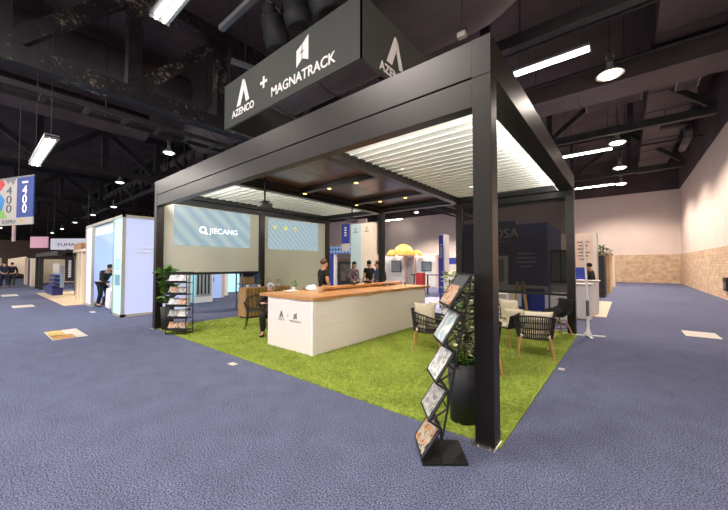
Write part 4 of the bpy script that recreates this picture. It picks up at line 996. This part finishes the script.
high_bay(-43.2, 7.0, 'round high bay lamp close above the roof of the glowing booth', far=True)
for k, (x, y) in enumerate(((-52.5, 6.94), (-64.3, 7.0), (-78.1, 7.36), (-89.8, 7.4))): high_bay(x, y, 'far high bay lamp above the hanging banners, %s of four' % ['right most', 'second from the right', 'second from the left', 'left most'][k], far=True)
high_bay(-84, .16, 'far high bay lamp just under the aisle sign', far=True)
high_bay(-17.1, 28.4, 'high bay lamp seen under the pergola roof against the back wall', far=True, z=7.4, power=6500)
high_bay(-8.6, 22.5, 'added high bay lamp hidden behind the pergola roof towards the back wall', far=True, z=7.9, power=6500)  # added out of sight to brighten the back wall
high_bay(-7.8, 8.6, 'added high bay lamp above the booths just behind the pergola roof', far=True, z=7.9, power=3600)  # extra lamp added to light the tower and booth fronts
high_bay(-10.5, 14.8, 'added high bay lamp over the white showroom hidden by the pergola roof', far=True, z=7.9, power=3000)  # unseen lamp added as fill around the showroom
high_bay(-17.5, 17, 'added high bay lamp behind the hanging sign over the far booths', far=True, z=7.9, power=4500)  # hidden lamp added as fill over the far booths
def strip(x, y, ln, label, z=7.5, rot=0, wd=.2, light=True):
    t = thing('strip_lamp', label, 'strip lamp', (x, y, z), rot)
    MB().b2((-ln/2, -wd/2-.05, .06), (ln/2, wd/2+.05, .13)).b2((-ln/2, -wd/2-.05, .0), (-ln/2+.03, wd/2+.05, .1)).b2((ln/2-.03, -wd/2-.05, .0), (ln/2, wd/2+.05, .1)).build('housing', M_greymetal, t)
    MB().cyl((-ln/2+.04, -wd/4, .02), (ln/2-.04, -wd/4, .02), .03).build('tube', M_tube, t); MB().cyl((-ln/2+.04, wd/4, .02), (ln/2-.04, wd/4, .02), .03).build('tube', M_tube, t)
    for q_ in (-1, 1): MB().cyl((q_*(ln/2-.2), 0, .13), (q_*(ln/2-.2), 0, 11.19-z), .008, n=6).build('cable', M_black, t)
strip(-.72, 7.7, 2.0, 'fluorescent strip lamp above the right roof edge, nearest on the right')
strip(-.6, 17.67, 2.2, 'fluorescent strip lamp over the right aisle, middle of three')
strip(-.85, 27.0, 2.5, 'fluorescent strip lamp over the right aisle, farthest of three')
strip(-12.9, -1.6, 3.7, 'vertical looking fluorescent strip lamp above the hanging aisle sign', z=5.0)
strip(-6.6, -.15, 2.3, 'bright fluorescent strip lamp cut by the top edge of the photo', z=7.5, wd=.34)
strip(-22.9, 32.6, 2.8, 'fluorescent strip lamp seen under the pergola against the back wall')

# ================================================================ roof steel and ducts
def dusty():
    m = mat('chipped_black_steel', (30, 28, 33), .55, rgb2=(44, 40, 44), scale=2.2, detail=8); nt = m.node_tree; b = nt.nodes['Principled BSDF']
    src = b.inputs['Base Color'].links[0].from_socket
    tc = nt.nodes.new('ShaderNodeTexCoord'); n = nt.nodes.new('ShaderNodeTexNoise'); n.inputs['Scale'].default_value = 7; n.inputs['Detail'].default_value = 6; n.inputs['Roughness'].default_value = .8
    n2 = nt.nodes.new('ShaderNodeTexNoise'); n2.inputs['Scale'].default_value = .6
    nt.links.new(tc.outputs['Object'], n.inputs[0]); nt.links.new(tc.outputs['Object'], n2.inputs[0])
    ad = nt.nodes.new('ShaderNodeMath'); ad.operation = 'MULTIPLY_ADD'; ad.inputs[1].default_value = .45; nt.links.new(n2.outputs[0], ad.inputs[0]); nt.links.new(n.outputs[0], ad.inputs[2])
    r = nt.nodes.new('ShaderNodeValToRGB'); r.color_ramp.elements[0].position = .8; r.color_ramp.elements[1].position = .86
    nt.links.new(ad.outputs[0], r.inputs[0]); mx = nt.nodes.new('ShaderNodeMix'); mx.data_type = 'RGBA'; mx.inputs[7].default_value = srgb((150, 142, 122))
    nt.links.new(r.outputs[0], mx.inputs[0]); nt.links.new(src, mx.inputs[6]); nt.links.new(mx.outputs[2], b.inputs['Base Color']); return m
M_dusty = dusty()
def bar(m, a, b, w_=.2, h_=.3):
    a, b = Vector(a), Vector(b); d = b-a; L = d.length; q = d.to_track_quat('X', 'Z')
    g = bmesh.ops.create_cube(m.bm, size=1); bmesh.ops.scale(m.bm, vec=(L, w_, h_), verts=g['verts'])
    bmesh.ops.transform(m.bm, matrix=Matrix.Translation((a+b)/2) @ q.to_matrix().to_4x4(), verts=g['verts'])
def truss(label, axis, c, lo, hi, zb, zt, step, w_=.3, h_=.38, ph=0, rise=False, bw=.8):
    M_steel = M_dusty if rise else globals()['M_steel']
    t = thing('roof_truss', label, 'roof truss', (0, 0, 0)); f = (lambda s, z: (c, s, z)) if axis == 'y' else (lambda s, z: (s, c, z))
    m = MB(); bar(m, f(lo, zb), f(hi, zb), w_, h_); m.build('bottom_chord', M_steel, t)
    m = MB(); bar(m, f(lo, zt), f(hi, zt), w_, h_); m.build('top_chord', M_steel, t)
    s = lo+ph; k = 0
    while s < hi-.1:
        e = min(hi, s+step); m = MB(); bar(m, f(s, zb+h_/3), f(s, zt), w_*.8, w_*.8); m.build('upright', M_steel, t)
        m = MB()
        if k % 2 or rise: bar(m, f(s, zb+.15), f(e, zt-.1), w_*.7, w_*.8)
        else: bar(m, f(s, zt-.1), f(e, zb+.15), w_*.7, w_*.8)
        m.build('diagonal', M_steel, t); s = e; k += 1
truss('heavy dusty black roof truss crossing the top left of the photo', 'y', -12.0, -8.55, 34, 7.35, 10.96, 3.0, .5, .5, 0, True)
truss('black roof truss across the hall behind the hanging sign', 'x', 7.2, -60, 4, 8.2, 11.03, 3.2, .3, .35)
truss('black roof truss across the hall over the back of the pergola', 'x', 17.0, -60, 4, 8.2, 11.03, 3.4, .3, .35)
truss('black roof truss across the hall farthest back', 'x', 26.5, -60, 4, 8.2, 11.03, 3.4, .3, .35)
truss('dusty roof truss running deep over the left aisle', 'y', -27, -10, 34, 8.1, 11.0, 3.2, .4, .4)
truss('roof truss far over the left aisle beyond the glowing booth', 'y', -44, -10, 34, 8.1, 11.0, 3.2, .4, .4)
truss('thin far roof truss above the hanging banners', 'y', -62, -10, 34, 8.1, 11.0, 3.2, .4, .4)
# cable tray under the heavy truss
t = thing('cable_tray', 'grey black cable tray hung under the heavy truss at top left', 'cable tray', (-12.9, 0, 6.7))
MB().b2((-.45, -8, 0), (-.38, 34, .16)).b2((.38, -8, 0), (.45, 34, .16)).build('rail', M_steel, t)
for k in range(40): MB().b2((-.4, -8+k*1.05, .02), (.4, -7.85+k*1.05, .06)).build('rung', M_steel, t)
for k in range(12): MB().cyl((-.4, -7+k*3.5, .1), (-.4, -7+k*3.5, 4.5), .015, n=6).build('hanger', M_steel, t)
def duct(label, a, b, r, z_=None, rect=None):
    t = thing('air_duct', label, 'air duct', (0, 0, 0)); m = MB()
    if rect: bar(m, a, b, rect[0], rect[1])
    else: m.cyl(a, b, r, n=28)
    m.build('body', M_duct, t, smooth=False)
    A, B_ = Vector(a), Vector(b); L = (B_-A).length; n_ = int(L/2.4)
    for k in range(1, n_):
        p = A+(B_-A)*k/n_; d = (B_-A).normalized()*.04; m = MB()
        if rect: bar(m, p-d, p+d, rect[0]+.06, rect[1]+.06)
        else: m.cyl(p-d, p+d, r+.035, n=28)
        m.build('joint_ring', M_duct, t)
duct('fat round air duct behind the hanging sign at top centre', (-17, 5.0, 8.7), (-2.2, 5.0, 8.7), 1.0)
duct('broad rectangular air duct over the right side of the hall', (2.7, 2, 10.0), (2.7, 34, 10.0), 1, rect=(1.7, 1.0))
duct('broad rectangular cross duct over the right aisle', (-3.0, 13.2, 8.95), (4.3, 13.2, 8.95), 1, rect=(1.6, .8))
duct('round air duct at the far upper left behind the strip lamp', (-20.8, -8.5, 9.6), (-20.8, 3.4, 9.6), .75)
duct('round air duct beyond the heavy truss at top left', (-15.9, -8.5, 9.9), (-15.9, 3.6, 9.9), .9)
duct('narrow round duct running above the glowing booth', (-60, 7.6, 9.8), (-14, 7.6, 9.8), .5)
t = thing('duct_elbow', 'large dark duct elbow that rises to the roof above the corner post', 'air duct', (-2.2, 5.0, 8.7))
m = MB(); prev = None; n_ = 28
for k in range(9):
    a = k/8*PI/2; c_ = Vector((1.1*math.sin(a), 0, 1.1-1.1*math.cos(a))); ax_ = Vector((math.cos(a), 0, math.sin(a))); up_ = Vector((-math.sin(a), 0, math.cos(a)))
    ring = [m.bm.verts.new(c_+(up_*math.cos(2*PI*j/n_)+Vector((0, 1, 0))*math.sin(2*PI*j/n_))*1.0) for j in range(n_)]
    if prev:
        for j in range(n_): m.bm.faces.new((prev[j], prev[(j+1) % n_], ring[(j+1) % n_], ring[j]))
    prev = ring
m.cyl((1.1, 0, 1.1), (1.1, 0, 2.48), 1.0, n=28); m.build('body', M_duct, t, True)
t = thing('duct_bend', 'bent grey pipe under the roof near the right wall', 'pipe', (0, 0, 0))
MB().tube([(2.4, 19.3, 8.6), (3.2, 19.3, 8.6), (3.4, 19.3, 8.4), (3.4, 19.3, 7.9), (3.4, 21.5, 7.9)], .16, 14).build('pipe', M_duct, t, True)
MB().cyl((2.6, 19.3, 8.6), (2.6, 19.3, 11.19), .02).build('hanger', M_black, t); MB().cyl((3.4, 21.2, 7.9), (3.4, 21.2, 11.19), .02).build('hanger', M_black, t)
def vent(x0, x1_, y0, y1_, z, label):
    t = thing('roof_panel', label, 'roof panel', ((x0+x1_)/2, (y0+y1_)/2, z)); a, b = (x1_-x0)/2, (y1_-y0)/2
    MB().b2((-a, -b, 0), (a, b, .05)).build('frame', M_greymetal, t)
    m = MB()
    for k in range(6): m.b2((-a+.05, -b+.06+k*2*b/6, -.02), (a-.05, -b+.06+k*2*b/6+b/5, 0))
    m.build('slats', M_duct, t)
    MB().cyl((-a+.1, 0, .05), (-a+.1, 0, 11.19-z), .01, n=6).cyl((a-.1, 0, .05), (a-.1, 0, 11.19-z), .01, n=6).build('hanger', M_black, t)
vent(-.45, 1.6, 15.1, 15.95, 9.0, 'long pale grey panel under the roof right of the nearest high bay lamp')
vent(2.65, 3.35, 15.0, 15.95, 9.0, 'small pale grey panel under the roof close to the right wall')
for k, (y, z) in enumerate(((9.5, 9.3), (12, 9.1), (20, 9.0), (23, 8.9))):
    t = thing('roof_pipe', ['thin pipe across the hall just behind the nearest strip lamp', 'thin pipe across the hall past the nearest high bay lamp', 'thin pipe across the hall before the middle truss', 'thin pipe across the hall near the back wall'][k], 'pipe', (0, y, z))
    MB().cyl((-30, 0, 0), (4.4, 0, 0), .06, n=10).build('pipe', M_steel, t)
    for j in range(12): MB().cyl((-28+j*2.9, 0, 0), (-28+j*2.9, 0, 11.19-z), .012, n=6).build('hanger', M_steel, t)
# loudspeaker cluster above the sign
M_spk = mat('speaker_black', (34, 35, 37), .6, var=.15, scale=4)
def speaker(x, y, z, rz, tilt, label, s=1):
    t = thing('horn_speaker', label, 'loudspeaker', (x, y, z), rz); t.rotation_euler = (tilt, 0, rz)
    MB().lathe([(0, .55*s), (.3*s, .55*s), (.36*s, .5*s), (.38*s, .1*s), (.42*s, .05*s), (.42*s, -.3*s), (.4*s, -.36*s), (.34*s, -.34*s), (.3*s, -.1*s), (0, -.05*s)], n=28).build('horn', M_spk, t, True)
    MB().cyl((0, 0, .55*s), (0, 0, .8*s), .24*s, n=20).build('driver', M_black, t)
    MB().tube([(-.3*s, 0, 0), (-.34*s, 0, .6*s), (0, 0, .95*s), (.34*s, 0, .6*s), (.3*s, 0, 0)], .02*s).build('yoke', M_greymetal, t)
for k, (x, y, z, rz, ti) in enumerate(((-6.35, 2.2, 7.7, .3, .5), (-5.45, 2.2, 7.85, .2, .4), (-4.5, 2.2, 7.7, -.2, .5), (-3.7, 2.3, 8.1, -.3, .4), (-5.4, 3.3, 8.4, 0, .3))):
    speaker(x, y, z+.15, rz, ti, 'dark horn loudspeaker in the cluster above the sign, %s' % ['left most and lowest', 'second from the left', 'third from the left', 'right most', 'highest at the back'][k], .82)
t = thing('speaker_frame', 'black hanging frame that carries the horn loudspeakers', 'rigging frame', (-5.5, 2.3, 8.75))
MB().tube([(-1, -.3, 0), (1.2, -.3, 0), (1.2, .8, 0), (-1, .8, 0), (-1, -.3, 0)], .04).cyl((-1, .2, 0), (-1, .2, 2.2), .02).cyl((1.2, .2, 0), (1.2, .2, 2.2), .02).build('tube_frame', M_black, t)
# unlit strip fixtures near the sign
for (x, y, z, ln, lab) in ((-6.1, .95, 7.5, 1.6, 'unlit grey batten fixture above the left end of the sign'), (-7.8, 2.15, 7.5, .8, 'short unlit grey batten fixture left of the sign')):
    t = thing('unlit_fixture', lab, 'light fixture', (x, y, z), 0 if ln > 1 else 1.3)
    MB().b2((-ln/2, -.06, 0), (ln/2, .06, .12)).build('housing', M_greymetal, t); MB().cyl((0, 0, .12), (0, 0, 11.19-z), .015).build('rod', M_black, t)
for (x, y, z, lab) in ((-1.95, 4.2, 6.95, 'small brass coloured clamp fixture above the front beam near the corner post'),):
    t = thing('flood_lamp', lab, 'lamp', (x, y, z)); MB().box((0, 0, 0), (.2, .14, .12), bev=.02).build('body', M_alu, t)
    MB().tube([(-.12, 0, 0), (-.12, 0, .14), (.12, 0, .14), (.12, 0, 0)], .012).cyl((0, 0, .14), (0, 0, 11.19-z), .012).build('yoke', M_steel, t)
